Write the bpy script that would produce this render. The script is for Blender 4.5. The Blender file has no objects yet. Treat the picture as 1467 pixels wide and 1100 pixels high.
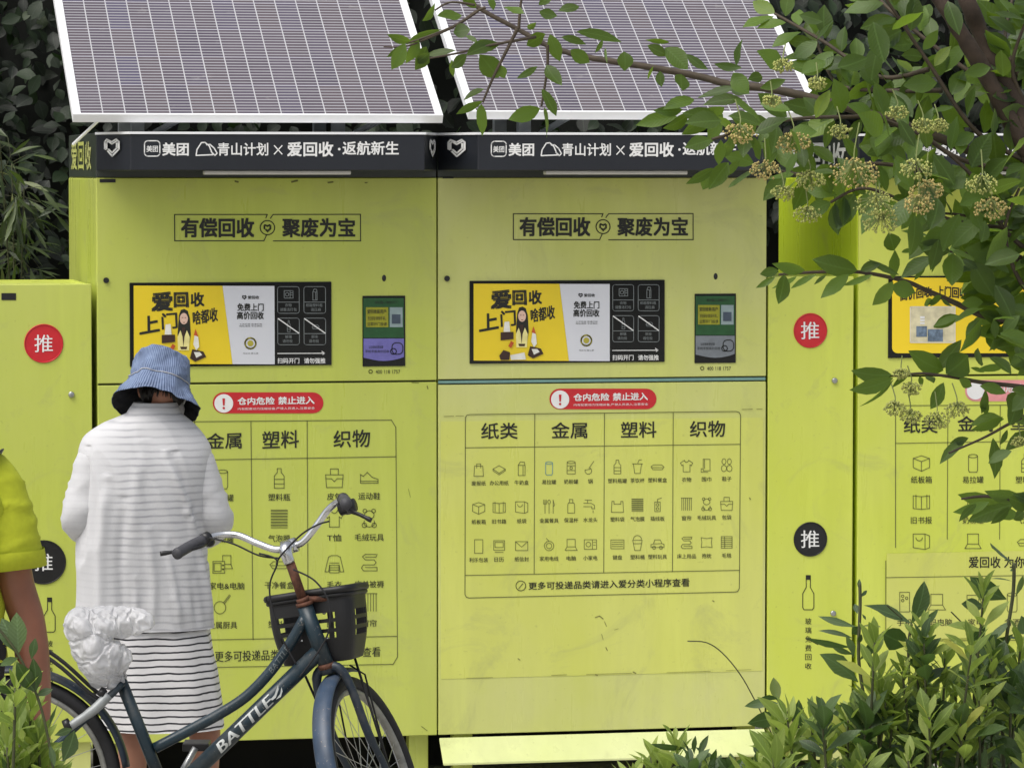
import bpy, bmesh, math, random
from mathutils import Vector as V, Matrix, noise
from math import sin, cos, pi, radians as R
random.seed(7)
S = bpy.context.scene
COL = S.collection

# ------------------------------------------------------------------ camera
CAM = V((-1.2846, -13.7662, 2.1564)); FOC = 5688.3; YAW = .1974; PITCH = -.0536
cF = V((sin(YAW)*cos(PITCH), cos(YAW)*cos(PITCH), sin(PITCH)))
cR = V((cos(YAW), -sin(YAW), 0)); cU = cR.cross(cF)
cam = bpy.data.cameras.new('camera'); co = bpy.data.objects.new('camera', cam); COL.objects.link(co)
M = Matrix.Identity(4)
for i in range(3):
    M[i][0] = cR[i]; M[i][1] = cU[i]; M[i][2] = -cF[i]; M[i][3] = CAM[i]
co.matrix_world = M
cam.sensor_width = 36; cam.lens = 36*FOC/1467; cam.clip_end = 500; cam.clip_start = .1
S.camera = co

# ------------------------------------------------------------------ light
SUN_EL, SUN_AZ = 60, 236          # azimuth: direction the light comes from, clockwise from +Y
w = bpy.data.worlds.new('World'); S.world = w; w.use_nodes = True
nt = w.node_tree; bg = nt.nodes['Background']
sk = nt.nodes.new('ShaderNodeTexSky'); sk.sky_type = 'NISHITA'; sk.sun_disc = False
sk.sun_elevation = R(SUN_EL); sk.sun_rotation = R(SUN_AZ); sk.air_density = 1.0; sk.dust_density = 4.0; sk.ozone_density = 1.0
hs = nt.nodes.new('ShaderNodeHueSaturation'); hs.inputs['Saturation'].default_value = .35   # a hazy, nearly white sky
nt.links.new(sk.outputs[0], hs.inputs['Color']); nt.links.new(hs.outputs[0], bg.inputs[0])
bg.inputs[1].default_value = .12
sl = bpy.data.lights.new('sun', 'SUN'); sl.energy = 1.5; sl.angle = R(38); sl.color = (1, .96, .9)
so = bpy.data.objects.new('sun', sl); COL.objects.link(so)
sd = V((sin(R(SUN_AZ))*cos(R(SUN_EL)), cos(R(SUN_AZ))*cos(R(SUN_EL)), sin(R(SUN_EL))))
so.rotation_euler = sd.to_track_quat('Z', 'Y').to_euler()
S.view_settings.view_transform = 'Standard'; S.view_settings.look = 'None'
S.view_settings.exposure = 0.52; S.view_settings.gamma = 1
S.cycles.use_denoising = True
S.cycles.max_bounces = 8; S.cycles.transparent_max_bounces = 12

# ------------------------------------------------------------------ helpers
def at(px, py, Y=0.0):                      # point of the photograph on the vertical plane y = Y
    d = cF + cR*((px-733.5)/FOC) - cU*((py-550)/FOC)
    return CAM + d*((Y-CAM.y)/d.y)
def on_plane(px, py, p0, n):
    d = cF + cR*((px-733.5)/FOC) - cU*((py-550)/FOC)
    return CAM + d*((p0-CAM).dot(n)/d.dot(n))
def Z(ox, oy, s):                           # coordinates read in an enlarged crop
    return lambda x, y: (ox+x/s, oy+y/s)

def srgb(r, g, b):
    f = lambda c: (c/12.92 if c <= .04045 else ((c+.055)/1.055)**2.4)
    return tuple(f(c/255) for c in (r, g, b)) + (1,)

class N:                                     # small node-tree writer
    def __init__(s, name):
        s.m = bpy.data.materials.new(name); s.m.use_nodes = True; s.t = s.m.node_tree
        s.b = s.t.nodes['Principled BSDF']; s.o = s.t.nodes['Material Output']
    def n(s, typ, **kw):
        x = s.t.nodes.new(typ)
        for k, v in kw.items(): setattr(x, k, v)
        return x
    def l(s, a, b): s.t.links.new(a, b)
    def noise(s, scale, detail=4, rough=.55, sc=(1,1,1), dist=0):
        tc = s.n('ShaderNodeTexCoord'); mp = s.n('ShaderNodeMapping'); mp.inputs['Scale'].default_value = sc
        s.l(tc.outputs['Object'], mp.inputs[0])
        x = s.n('ShaderNodeTexNoise'); x.inputs['Scale'].default_value = scale; x.inputs['Detail'].default_value = detail
        x.inputs['Roughness'].default_value = rough; x.inputs['Distortion'].default_value = dist
        s.l(mp.outputs[0], x.inputs['Vector']); return x.outputs['Fac']
    def ramp(s, fac, stops):
        x = s.n('ShaderNodeValToRGB'); e = x.color_ramp.elements
        e[0].position, e[0].color = stops[0]; e[1].position, e[1].color = stops[-1]
        for p, c in stops[1:-1]:
            k = e.new(p); k.color = c
        s.l(fac, x.inputs[0]); return x.outputs[0]
    def mix(s, fac, a, b, mode='MIX'):
        x = s.n('ShaderNodeMix', data_type='RGBA', blend_type=mode)
        for i, v in ((0, fac), (6, a), (7, b)):
            if hasattr(v, 'links'): s.l(v, x.inputs[i])
            else: x.inputs[i].default_value = v
        return x.outputs[2]
    def math(s, op, a, b=0.0, c=0.0):
        x = s.n('ShaderNodeMath', operation=op)
        for i, v in enumerate((a, b, c)):
            if hasattr(v, 'links'): s.l(v, x.inputs[i])
            else: x.inputs[i].default_value = v
        return x.outputs[0]
    def bump(s, h, strength=.2, dist=.01):
        x = s.n('ShaderNodeBump'); x.inputs['Strength'].default_value = strength; x.inputs['Distance'].default_value = dist
        s.l(h, x.inputs['Height']); s.l(x.outputs[0], s.b.inputs['Normal'])
    def set(s, color=None, rough=.5, metal=0, **kw):
        if color is not None:
            if hasattr(color, 'links'): s.l(color, s.b.inputs['Base Color'])
            else: s.b.inputs['Base Color'].default_value = color
        s.b.inputs['Roughness'].default_value = rough; s.b.inputs['Metallic'].default_value = metal
        for k, v in kw.items(): s.b.inputs[k.replace('_', ' ')].default_value = v
        return s
W1 = (1, 1, 1, 1); K1 = (0, 0, 0, 1)
def plain(name, c, rough=.5, metal=0, var=.12, scale=30, bump=0, **kw):
    n = N(name); f = n.noise(scale)
    dark = tuple(x*(1-var) for x in c[:3]) + (1,); lite = tuple(min(1, x*(1+var)) for x in c[:3]) + (1,)
    n.set(n.ramp(f, [(.3, dark), (.7, lite)]), rough, metal, **kw)
    if bump: n.bump(n.noise(scale*4), bump, .002)
    return n.m

def lime(name, base, faded, amount, streak=.5):
    n = N(name)
    a = n.noise(1.6, 5, .6, (1, 1, .8), .4)                         # broad bleached areas
    b = n.noise(9, 5, .65, (1, 1, .12))                             # vertical wash marks
    c = n.noise(60, 3, .6)
    d = n.noise(3.2, 6, .7, (1, 1, 1), 1.2)
    fa = n.math('MULTIPLY', n.ramp(a, [(.35, K1), (.72, W1)]), amount)
    col = n.mix(fa, base, faded)
    lt = tuple(min(1, x*1.18+.02) for x in base[:3]) + (1,)
    col = n.mix(n.math('MULTIPLY', n.ramp(n.noise(5, 6, .7, (1, 1, .1), .3), [(.5, K1), (.75, W1)]), .5), col, lt)
    dk = tuple(x*.78 for x in base[:3]) + (1,)
    col = n.mix(n.math('MULTIPLY', n.ramp(b, [(.45, K1), (.8, W1)]), streak*.5), col, dk)
    grime = n.ramp(d, [(.56, K1), (.74, W1)])
    col = n.mix(n.math('MULTIPLY', grime, .40), col, srgb(160, 162, 112))
    col = n.mix(n.math('MULTIPLY', n.ramp(c, [(.66, K1), (.74, W1)]), .18), col, srgb(110, 112, 60))
    n.set(col, .42, 0)
    n.l(n.ramp(b, [(.2, (.2, .2, .2, 1)), (.8, (.42, .42, .42, 1))]), n.b.inputs['Roughness'])
    sc = n.ramp(n.noise(34, 5, .75, (1, 1, .25), 1.5), [(.70, K1), (.73, W1)])
    n.l(n.mix(n.math('MULTIPLY', sc, .30), col, srgb(206, 210, 160)), n.b.inputs['Base Color'])
    n.bump(n.math('ADD', n.noise(2.6, 3, .45), n.math('MULTIPLY', n.noise(.9, 1, .4), 1.5)), .22, .02)
    return n.m

LIME = srgb(180, 197, 62)
M_lime1 = lime('lime_paint', srgb(188, 199, 84), srgb(194, 199, 116), .6)  # left-to-right rise in brightness put into the paint: darkest here, brightest in M_lime3
M_lime2 = lime('lime_paint_faded', srgb(199, 205, 108), srgb(207, 208, 144), .85)
M_lime3 = lime('lime_paint_bright', srgb(203, 214, 84), srgb(208, 213, 118), .6)
M_film = lime('lime_vinyl', srgb(205, 210, 100), srgb(209, 211, 128), .7, .3)
M_side = lime('lime_side', srgb(196, 218, 50), srgb(200, 217, 84), .4)
M_gapshade = plain('gap_shade_lime', srgb(62, 66, 26), .7)
M_pale = lime('pale_lime_board', srgb(208, 216, 146), srgb(216, 220, 170), .7, .9)
M_navy = plain('navy_canopy', srgb(30, 33, 40), .38, var=.12, scale=5)
M_navyside = plain('navy_side', srgb(58, 64, 58), .3, var=.2, scale=7)
M_black = plain('black_plastic', srgb(26, 26, 27), .4, var=.2)
M_undershade = plain('underside_shade_black', srgb(14, 13, 12), .9)
M_ink = plain('black_ink', srgb(30, 31, 24), .6, var=.1)
M_thin = plain('thin_ink', srgb(96, 100, 52), .6, var=.1)
M_white = plain('white_ink', srgb(232, 232, 230), .5, var=.03)
M_grey = plain('grey_ink', srgb(120, 126, 126), .5, var=.1)
M_red = plain('red_sticker', srgb(196, 38, 46), .35, var=.06)
M_pink = plain('bleached_red_sticker', srgb(226, 150, 150), .4, var=.15, scale=14)
M_yellow = plain('poster_yellow', srgb(232, 205, 44), .28, var=.05, scale=4)
M_yellow3 = plain('poster_bright_yellow', srgb(246, 214, 44), .28, var=.04, scale=4)
M_paper = plain('poster_white', srgb(214, 216, 222), .3, var=.02, scale=4)
M_glassblk = plain('black_glass', srgb(14, 17, 18), .12, var=.1)
M_steel = plain('steel', srgb(168, 170, 168), .35, .8, var=.1)
M_alu = plain('aluminium_frame', srgb(240, 241, 242), .45, .1, var=.04, scale=8)
M_galv = plain('galvanised_post', srgb(150, 154, 154), .5, .4, var=.12, scale=20)
M_teal = plain('teal_seal', srgb(112, 150, 142), .5, var=.08)
M_skin = plain('skin', srgb(160, 112, 90), .5, var=.07, scale=25, bump=.05, Subsurface_Weight=.1)
M_tan = plain('tanned_skin', srgb(134, 86, 66), .45, var=.16, scale=9, bump=.05, Subsurface_Weight=.08)
M_hair = plain('dark_hair', srgb(24, 20, 18), .5, var=.3, scale=90)
M_ylw_cloth = plain('lime_yellow_cotton', srgb(176, 184, 38), .85, var=.06, scale=60, bump=.15)
M_trouser = plain('black_cotton', srgb(22, 22, 24), .85, var=.15, scale=60)
def bikepaint(name, c, rough, chip):
    n = N(name); a = n.noise(16, 4, .6); b = n.noise(85, 5, .75); d = n.noise(6, 5, .7)
    col = n.ramp(a, [(.3, tuple(x*.75 for x in c[:3])+(1,)), (.7, tuple(x*1.15 for x in c[:3])+(1,))])
    col = n.mix(n.math('MULTIPLY', n.ramp(b, [(.64, K1), (.67, W1)]), chip), col, srgb(150, 140, 128))
    col = n.mix(n.math('MULTIPLY', n.ramp(d, [(.5, K1), (.8, W1)]), .35), col, srgb(128, 120, 108))
    n.set(col, rough); n.l(n.ramp(d, [(.3, (rough,)*3+(1,)), (.8, (.65, .65, .65, 1))]), n.b.inputs['Roughness']); n.bump(b, .08, .002); return n.m
M_frame = bikepaint('teal_bike_paint', srgb(24, 44, 54), .28, .7)
M_fender = bikepaint('blue_fender_paint', srgb(52, 68, 88), .3, .8)
M_fender_d = bikepaint('dark_fender_paint', srgb(28, 40, 52), .32, .6)
M_chrome = plain('chrome', srgb(205, 206, 208), .22, .95, var=.08, scale=40)
M_rust = plain('rusty_steel', srgb(92, 58, 42), .75, .2, var=.45, scale=60, bump=.3)
M_rubber = plain('rubber', srgb(28, 28, 30), .75, var=.2, scale=60)
M_grip = plain('grip_rubber', srgb(62, 62, 66), .6, var=.15, scale=60)
M_rim = plain('dull_rim', srgb(140, 140, 134), .5, .5, var=.25, scale=30)
M_basket = plain('basket_plastic', srgb(13, 13, 15), .5, var=.2, scale=20)
M_decal2 = plain('worn_grey_decal', srgb(96, 104, 106), .5, var=.3)
M_decal = plain('silver_decal', srgb(190, 194, 192), .4, .1, var=.1)

class MB:
    def __init__(s): s.v = []; s.f = []; s.uv = []; s.useuv = False
    def add(s, vs, fs, uvs=None):
        o = len(s.v); s.v += [V(p) for p in vs]; s.f += [tuple(i+o for i in f) for f in fs]
        if uvs: s.useuv = True; s.uv += uvs
        else: s.uv += [None]*len(vs)
    def box(s, a, b, fr=None):
        (x0, y0, z0), (x1, y1, z1) = a, b
        vs = [(x, y, z) for x in (x0, x1) for y in (y0, y1) for z in (z0, z1)]
        if fr: vs = [fr @ V(p) for p in vs]
        s.add(vs, [(0,1,3,2), (4,6,7,5), (0,4,5,1), (2,3,7,6), (0,2,6,4), (1,5,7,3)])
    def poly(s, pts): s.add(pts, [tuple(range(len(pts)))])
    def prism(s, pts, d):                     # closed outline pushed along d
        n = len(pts); d = V(d)
        s.add([V(p) for p in pts] + [V(p)+d for p in pts],
              [tuple(range(n)), tuple(range(2*n-1, n-1, -1))] + [(i, i+n, (i+1) % n+n, (i+1) % n) for i in range(n)])
    def tube(s, path, r, n=10, cap=True, flat=1.0, up=None):
        path = [V(p) for p in path]; m = len(path)
        rr = r if isinstance(r, (list, tuple)) else [r]*m
        t0 = (path[1]-path[0]).normalized()
        u = (up if up else (V((0, 0, 1)) if abs(t0.z) < .9 else V((1, 0, 0))))
        u = (u-t0*u.dot(t0)).normalized(); vs = []
        for i, p in enumerate(path):
            t = (path[min(i+1, m-1)]-path[max(i-1, 0)]).normalized()
            u = (u-t*u.dot(t)).normalized(); b = t.cross(u)
            for k in range(n):
                a = 2*pi*k/n; vs.append(p + (u*cos(a)*flat + b*sin(a))*rr[i])
        fs = [(i*n+k, i*n+(k+1) % n, (i+1)*n+(k+1) % n, (i+1)*n+k) for i in range(m-1) for k in range(n)]
        if cap: fs += [tuple(range(n-1, -1, -1)), tuple(range((m-1)*n, m*n))]
        s.add(vs, fs)
    def rings(s, rings, closed=True, cap=(True, True)):
        n = len(rings[0]); m = len(rings); vs = [p for r in rings for p in r]; kk = n if closed else n-1
        fs = [(i*n+k, i*n+(k+1) % n, (i+1)*n+(k+1) % n, (i+1)*n+k) for i in range(m-1) for k in range(kk)]
        if closed and cap[0]: fs.append(tuple(range(n-1, -1, -1)))
        if closed and cap[1]: fs.append(tuple(range((m-1)*n, m*n)))
        s.add(vs, fs)
    def ball(s, c, r, nu=10, nv=7, fr=None):
        rx, ry, rz = r if isinstance(r, (tuple, list)) else (r, r, r)
        rg = []
        for j in range(nv+1):
            th = pi*(j/nv)*.998+.003; ring = []
            for i in range(nu):
                a = 2*pi*i/nu; p = V((rx*sin(th)*cos(a), ry*sin(th)*sin(a), rz*cos(th)))
                ring.append(V(c) + ((fr @ p) if fr else p))
            rg.append(ring)
        s.rings(rg)
    def torus(s, c, ax, R_, r, n=64, m=10, e1=None, a0=0, a1=2*pi, ry=None):
        ax = V(ax).normalized(); e1 = V(e1).normalized(); e2 = ax.cross(e1); rg = []
        full = abs(a1-a0-2*pi) < 1e-6; ry = ry or r
        for i in range(n if full else n+1):
            a = a0+(a1-a0)*i/n; d = e1*cos(a)+e2*sin(a)
            rg.append([V(c)+d*(R_+r*cos(2*pi*k/m))+ax*ry*sin(2*pi*k/m) for k in range(m)])
        if full: rg.append(rg[0]); s.rings(rg, cap=(False, False))
        else: s.rings(rg)
    def build(s, name, mat, parent=None, smooth=False, bevel=0, mod=None):
        me = bpy.data.meshes.new(name)
        off = root_loc(parent)
        me.from_pydata([p-off for p in s.v], [], s.f)
        if s.useuv:
            ul = me.uv_layers.new(name='UVMap')
            for lp in me.loops:
                q = s.uv[lp.vertex_index]
                if q: ul.data[lp.index].uv = q
        me.materials.append(mat); me.validate(); me.update()
        if smooth: me.polygons.foreach_set('use_smooth', [True]*len(me.polygons))
        o = bpy.data.objects.new(name, me); COL.objects.link(o)
        if parent: o.parent = parent
        if bevel:
            b = o.modifiers.new('bevel', 'BEVEL'); b.width = bevel; b.segments = 2; b.limit_method = 'ANGLE'
            b.harden_normals = False
        return o
def root_loc(p):
    if p is None: return V((0, 0, 0))
    while p.parent: p = p.parent
    return V(p.location)
def tag(o, label=None, cat=None, group=None, kind=None):
    for k, v in (('label', label), ('category', cat), ('group', group), ('kind', kind)):
        if v: o[k] = v
    return o
def thing(name, label, cat, loc=(0, 0, 0), group=None):
    o = bpy.data.objects.new(name, None); COL.objects.link(o); o.location = loc; o.empty_display_size = .1
    return tag(o, label, cat, group)

# flat lettering: glyphs come from Blender's own built-in font and become meshes
_tc = {}
_tcur = bpy.data.curves.new('type', 'FONT'); _tob = bpy.data.objects.new('type', _tcur); COL.objects.link(_tob)
def glyphs(body, bold=0.0):
    if (body, bold) not in _tc:
        _tcur.body = body; _tcur.offset = bold; _tcur.resolution_u = 2
        dg = bpy.context.evaluated_depsgraph_get(); dg.update()
        me = bpy.data.meshes.new_from_object(_tob.evaluated_get(dg))
        vs = [(q.co.x, q.co.y) for q in me.vertices]; fs = [tuple(p.vertices) for p in me.polygons]
        bpy.data.meshes.remove(me)
        x0 = min(a for a, b in vs); x1 = max(a for a, b in vs); y0 = min(b for a, b in vs); y1 = max(b for a, b in vs)
        _tc[body, bold] = ([((a-x0)/(x1-x0), (b-y0)/(y1-y0)) for a, b in vs], fs)
    return _tc[body, bold]

class Marks(MB):
    """Flat marks on a surface; f maps photo pixels to points just above that surface."""
    def __init__(s, f): super().__init__(); s.map = f
    def pp(s, pts): return [s.map(*p) for p in pts]
    def quad_text(s, body, tl, tr, br, bl, bold=.0):
        g, fs = glyphs(body); em = (V(bl)-V(tl)).length; d = bold*em*.9
        o = s.map(*tl); nn = (s.map(*bl)-o).cross(s.map(*tr)-o).normalized()      # heavier weights: the glyph again, nudged, a hair further out
        for j, (ax, ay) in enumerate(((0, 0),) if bold < .004 else ((-d, -d), (d, d), (-d, d), (d, -d)) if bold > .011 else ((-d, 0), (d, 0))):
            vs = []
            for u, v in g:
                t = V(tl).lerp(V(tr), u); b = V(bl).lerp(V(br), u); q = b.lerp(t, v); vs.append(s.map(q.x+ax, q.y+ay)+nn*.00012*j)
            s.add(vs, fs)
    def text(s, body, x0, y0, x1, y1, bold=.0): s.quad_text(body, (x0, y0), (x1, y0), (x1, y1), (x0, y1), bold)
    def fill(s, pts): s.poly(s.pp(pts))
    def rect(s, x0, y0, x1, y1): s.fill([(x0, y0), (x1, y0), (x1, y1), (x0, y1)])
    def disc(s, x, y, r, n=32, ry=None): s.fill([(x+r*cos(2*pi*k/n), y+(ry or r)*sin(2*pi*k/n)) for k in range(n)])
    def line(s, pts, w=1.0, closed=False):
        pts = [V(p) for p in pts]
        if closed: pts = pts+[pts[0]]
        for a, b in zip(pts, pts[1:]):
            d = b-a
            if d.length < 1e-6: continue
            d.normalize(); n = V((-d.y, d.x))*w/2; e = d*w*.35
            s.fill([a-e-n, b+e-n, b+e+n, a-e+n])
    def rrect(s, x0, y0, x1, y1, r, w=1.0, fill=False):
        pts = []
        for cx, cy, a0 in ((x1-r, y0+r, -90), (x1-r, y1-r, 0), (x0+r, y1-r, 90), (x0+r, y0+r, 180)):
            for k in range(6):
                a = R(a0+90*k/5); pts.append((cx+r*cos(a), cy+r*sin(a)))
        if fill: s.fill(pts)
        else: s.line(pts, w, True)
    def ring(s, x, y, r, w=1.0, n=24, ry=None): s.line([(x+r*cos(2*pi*k/n), y+(ry or r)*sin(2*pi*k/n)) for k in range(n)], w, True)
def facade(Y, dx=0.0): return lambda px, py: at(px, py, Y)+V((dx, 0, 0))

# line icons in a unit box, y down
def arc(cx, cy, r, a0, a1, n=8, ry=None): return [(cx+r*cos(R(a0+(a1-a0)*k/n)), cy+(ry or r)*sin(R(a0+(a1-a0)*k/n))) for k in range(n+1)]
ICON = {
 'bag': [[(.2,.25),(.8,.25),(.85,1),(.15,1),(.2,.25)], [(.35,.4),(.35,.1),(.65,.1),(.65,.4)]],
 'papers': [[(.05,.5),(.5,.25),(.95,.5),(.5,.8),(.05,.5)], [(.05,.62),(.5,.92),(.95,.62)], [(.05,.5),(.05,.62)], [(.95,.5),(.95,.62)]],
 'carton': [[(.25,.25),(.75,.25),(.75,1),(.25,1),(.25,.25)], [(.25,.25),(.4,0),(.7,.02),(.75,.25)], [(.6,.25),(.6,1)]],
 'can': [[(.25,.15),(.25,.9),(.3,1),(.7,1),(.75,.9),(.75,.15)], arc(.5,.12,.25,0,360,10,.09)],
 'tin': [[(.2,.1),(.2,.95),(.8,.95),(.8,.1)], arc(.5,.1,.3,0,360,10,.09), [(.2,.35),(.8,.35)], [(.2,.7),(.8,.7)], arc(.5,.52,.1,0,360,8)],
 'ladle': [arc(.35,.75,.25,-60,200,8), [(.4,.55),(.75,.05)], [(.12,.7),(.55,.6)]],
 'pan': [arc(.36,.68,.3,0,360,14,.32), [(.55,.42),(.85,.02)], [(.6,.47),(.9,.06)]],
 'bottle': [[(.4,0),(.6,0),(.6,.2),(.75,.38),(.75,1),(.25,1),(.25,.38),(.4,.2),(.4,0)], [(.25,.55),(.75,.55)], [(.25,.78),(.75,.78)]],
 'cup': [[(.2,.3),(.8,.3),(.7,1),(.3,1),(.2,.3)], [(.12,.3),(.88,.3)], [(.5,.3),(.62,.02),(.8,0)]],
 'tray': [[(.02,.55),(.2,.4),(.8,.4),(.98,.55),(.85,.75),(.15,.75),(.02,.55)], [(.1,.6),(.9,.6)]],
 'shirt': [[(.35,.1),(.05,.3),(.15,.5),(.25,.42),(.25,.95),(.75,.95),(.75,.42),(.85,.5),(.95,.3),(.65,.1)], arc(.5,.1,.15,0,180,6)],
 'sweater': [[(.35,.12),(.2,.2),(.02,.95),(.2,.95),(.26,.6),(.26,1),(.74,1),(.74,.6),(.8,.95),(.98,.95),(.8,.2),(.65,.12),(.35,.12)], [(.26,.5),(.74,.5)], [(.26,.62),(.74,.62)], [(.26,.74),(.74,.74)], [(.26,.86),(.74,.86)]],
 'scarf': [[(.25,.05),(.75,.05),(.75,.9),(.25,.9),(.25,.05)], [(.25,.75),(.1,.75),(.1,1),(.6,1)], [(.35,.05),(.35,.75)]],
 'shoes': [arc(.3,.25,.15,0,360,8,.22), arc(.7,.25,.15,0,360,8,.22), arc(.3,.75,.2,0,360,8,.24), arc(.7,.75,.2,0,360,8,.24)],
 'sneaker': [[(.05,.35),(.2,.45),(.4,.25),(.65,.5),(.95,.6),(.95,.8),(.05,.8),(.05,.35)], [(.05,.7),(.95,.7)]],
 'box': [[(.5,.1),(.95,.25),(.95,.75),(.5,.95),(.05,.75),(.05,.25),(.5,.1)], [(.05,.25),(.5,.42),(.95,.25)], [(.5,.42),(.5,.95)]],
 'book': [[(.05,.15),(.5,.2),(.95,.15),(.95,.85),(.5,.9),(.05,.85),(.05,.15)], [(.5,.2),(.5,.9)], [(.2,.1),(.2,.8)], [(.8,.1),(.8,.8)]],
 'pbag': [[(.05,.1),(.7,.1),(.7,.95),(.05,.85),(.05,.1)], [(.7,.1),(.95,.2),(.95,.85),(.7,.95)], arc(.38,.3,.18,0,180,6)],
 'cutlery': [[(.2,0),(.2,1)], [(.1,0),(.1,.3),(.3,.3),(.3,0)], [(.5,.3),(.5,1)], arc(.5,.15,.1,0,360,8,.15), [(.8,1),(.8,0),(.9,.4),(.8,.5)]],
 'flask': [[(.3,.25),(.7,.25),(.75,.4),(.75,1),(.25,1),(.25,.4),(.3,.25)], [(.38,.25),(.38,0),(.62,0),(.62,.25)]],
 'tap': [[(.0,.3),(.55,.3),(.8,.45),(.8,.7),(.6,.7),(.6,.55),(.0,.55)], [(.3,.3),(.3,.08)], [(.1,.08),(.6,.08)], [(.7,.85),(.7,1)]],
 'wrap': [[(.08,.15*k+.05),(.92,.15*k+.05)] for k in range(7)] + [[(.08,.15*k+.1),(.92,.15*k+.1)] for k in range(6)],
 'curtain': [[(.15+.14*k,.05),(.15+.14*k,.95)] for k in range(6)] + [[(.1,.05),(.9,.05)]],
 'socket': [[(.3,.3),(.7,.3),(.7,1),(.3,1),(.3,.3)], arc(.5,.5,.1,0,360,8), arc(.5,.8,.1,0,360,8), [(.5,.3),(.5,.1),(.8,0)]],
 'sack': [[(.1,.2),(.25,.2),(.25,.4),(.75,.4),(.75,.2),(.9,.2),(.95,1),(.05,1),(.1,.2)]],
 'bear': [arc(.5,.35,.25,0,360,12,.22), arc(.28,.15,.1,0,360,8), arc(.72,.15,.1,0,360,8), arc(.5,.75,.28,-30,210,8,.22), arc(.25,.88,.12,0,360,8), arc(.75,.88,.12,0,360,8)],
 'tote': [[(.05,.35),(.95,.35),(.9,1),(.1,1),(.05,.35)], [(.3,.35),(.3,.05),(.7,.05),(.7,.35)], [(.05,.55),(.35,.55),(.5,.7),(.65,.55),(.95,.55)]],
 'pack': [[(.2,0),(.8,0),(.8,1),(.2,1),(.2,0)]],
 'calendar': [[(.1,.1),(.9,.1),(.9,.8),(.1,.8),(.1,.1)], [(.2,.22),(.8,.22),(.8,.6),(.2,.6),(.2,.22)], [(.2,.95),(.8,.95)]],
 'letter': [[(.05,.2),(.95,.2),(.95,.85),(.05,.85),(.05,.2)], [(.05,.2),(.5,.6),(.95,.2)]],
 'wire': [arc(.5,.55,.35,0,360,12), arc(.5,.55,.2,0,360,10), [(.5,.2),(.3,0)]],
 'laptop': [[(.2,.1),(.8,.1),(.8,.65),(.2,.65),(.2,.1)], [(.2,.65),(.05,.9),(.95,.9),(.8,.65)]],
 'appliance': [[(.05,.15),(.95,.15),(.95,.85),(.05,.85),(.05,.15)], [(.65,.15),(.65,.85)], arc(.35,.5,.18,0,360,8), [(.72,.35),(.88,.35)], [(.72,.55),(.88,.55)]],
 'oven': [[(.0,.35),(.6,.35),(.6,.95),(.0,.95),(.0,.35)], [(.06,.45),(.42,.45),(.42,.85),(.06,.85),(.06,.45)], arc(.52,.55,.03,0,360,6), arc(.52,.75,.03,0,360,6), [(.5,.35),(.5,.05),(.92,.05),(.92,.5),(.6,.5)], [(.92,.5),(1,.72),(.6,.72)]],
 'keys': [[(.02,.2),(.98,.2),(.98,.85),(.02,.85),(.02,.2)]] + [[(.1,.2+.16*k),(.9,.2+.16*k)] for k in range(1, 4)],
 'bucket': [[(.15,.25),(.85,.25),(.7,1),(.3,1),(.15,.25)], [(.2,.5),(.8,.5)], arc(.5,.2,.3,180,360,8)],
 'car': [[(.02,.6),(.2,.55),(.3,.25),(.7,.25),(.82,.52),(.98,.58),(.98,.8),(.02,.8),(.02,.6)], arc(.25,.82,.12,0,360,8), arc(.75,.82,.12,0,360,8), [(.2,.55),(.82,.52)]],
 'quilt': [[(.9,.1),(.2,.1),(.1,.2),(.2,.33),(.85,.33)], [(.15,.5),(.85,.33)], [(.15,.5),(.2,.62),(.85,.62),(.92,.75),(.85,.9),(.15,.9)]],
 'fold': [[(.85,.08),(.3,.08),(.15,.2),(.3,.36),(.75,.36),(.85,.5),(.75,.62),(.2,.62),(.1,.78),(.2,.92),(.9,.92),(.9,.75),(.3,.75)], [(.3,.22),(.85,.22),(.9,.08)]],
 'cushion': [[(.1,.15),(.5,.22),(.9,.15),(.85,.5),(.9,.88),(.5,.82),(.1,.88),(.15,.5),(.1,.15)]],
 'blanket': [[(.1,.1),(.9,.1),(.9,.95),(.1,.95),(.1,.1)]] + [[(.1,.1+.14*k),(.9,.1+.14*k)] for k in range(1, 6)] + [[(.35,.1),(.35,.95)]],
 'phone': [[(.25,.0),(.75,0),(.75,1),(.25,1),(.25,0)], arc(.4,.2,.07,0,360,6), arc(.4,.42,.07,0,360,6), arc(.6,.3,.07,0,360,6)],
 'heart': [[(.1,.62),(.02,.58),(.02,.2),(.15,.06),(.5,.2),(.8,.06),(.98,.2),(.98,.62),(.52,1),(.22,.72)],
           [(.14,.6),(.14,.26),(.24,.16),(.5,.32),(.86,.15)], [(.28,.62),(.52,.82),(.84,.55),(.84,.28)]],
 'hills': [[(.0,.92),(.04,.55),(.25,.08),(.42,.06),(.62,.3),(.8,.9),(.0,.95)], [(.5,.22),(.66,.2),(.86,.45),(1,.8),(.9,.95),(.72,.7)]],
}
def icon(mk, name, x0, y0, x1, y1, w):
    for pl in ICON[name]: mk.line([(x0+(x1-x0)*a, y0+(y1-y0)*b) for a, b in pl], w)

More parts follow.
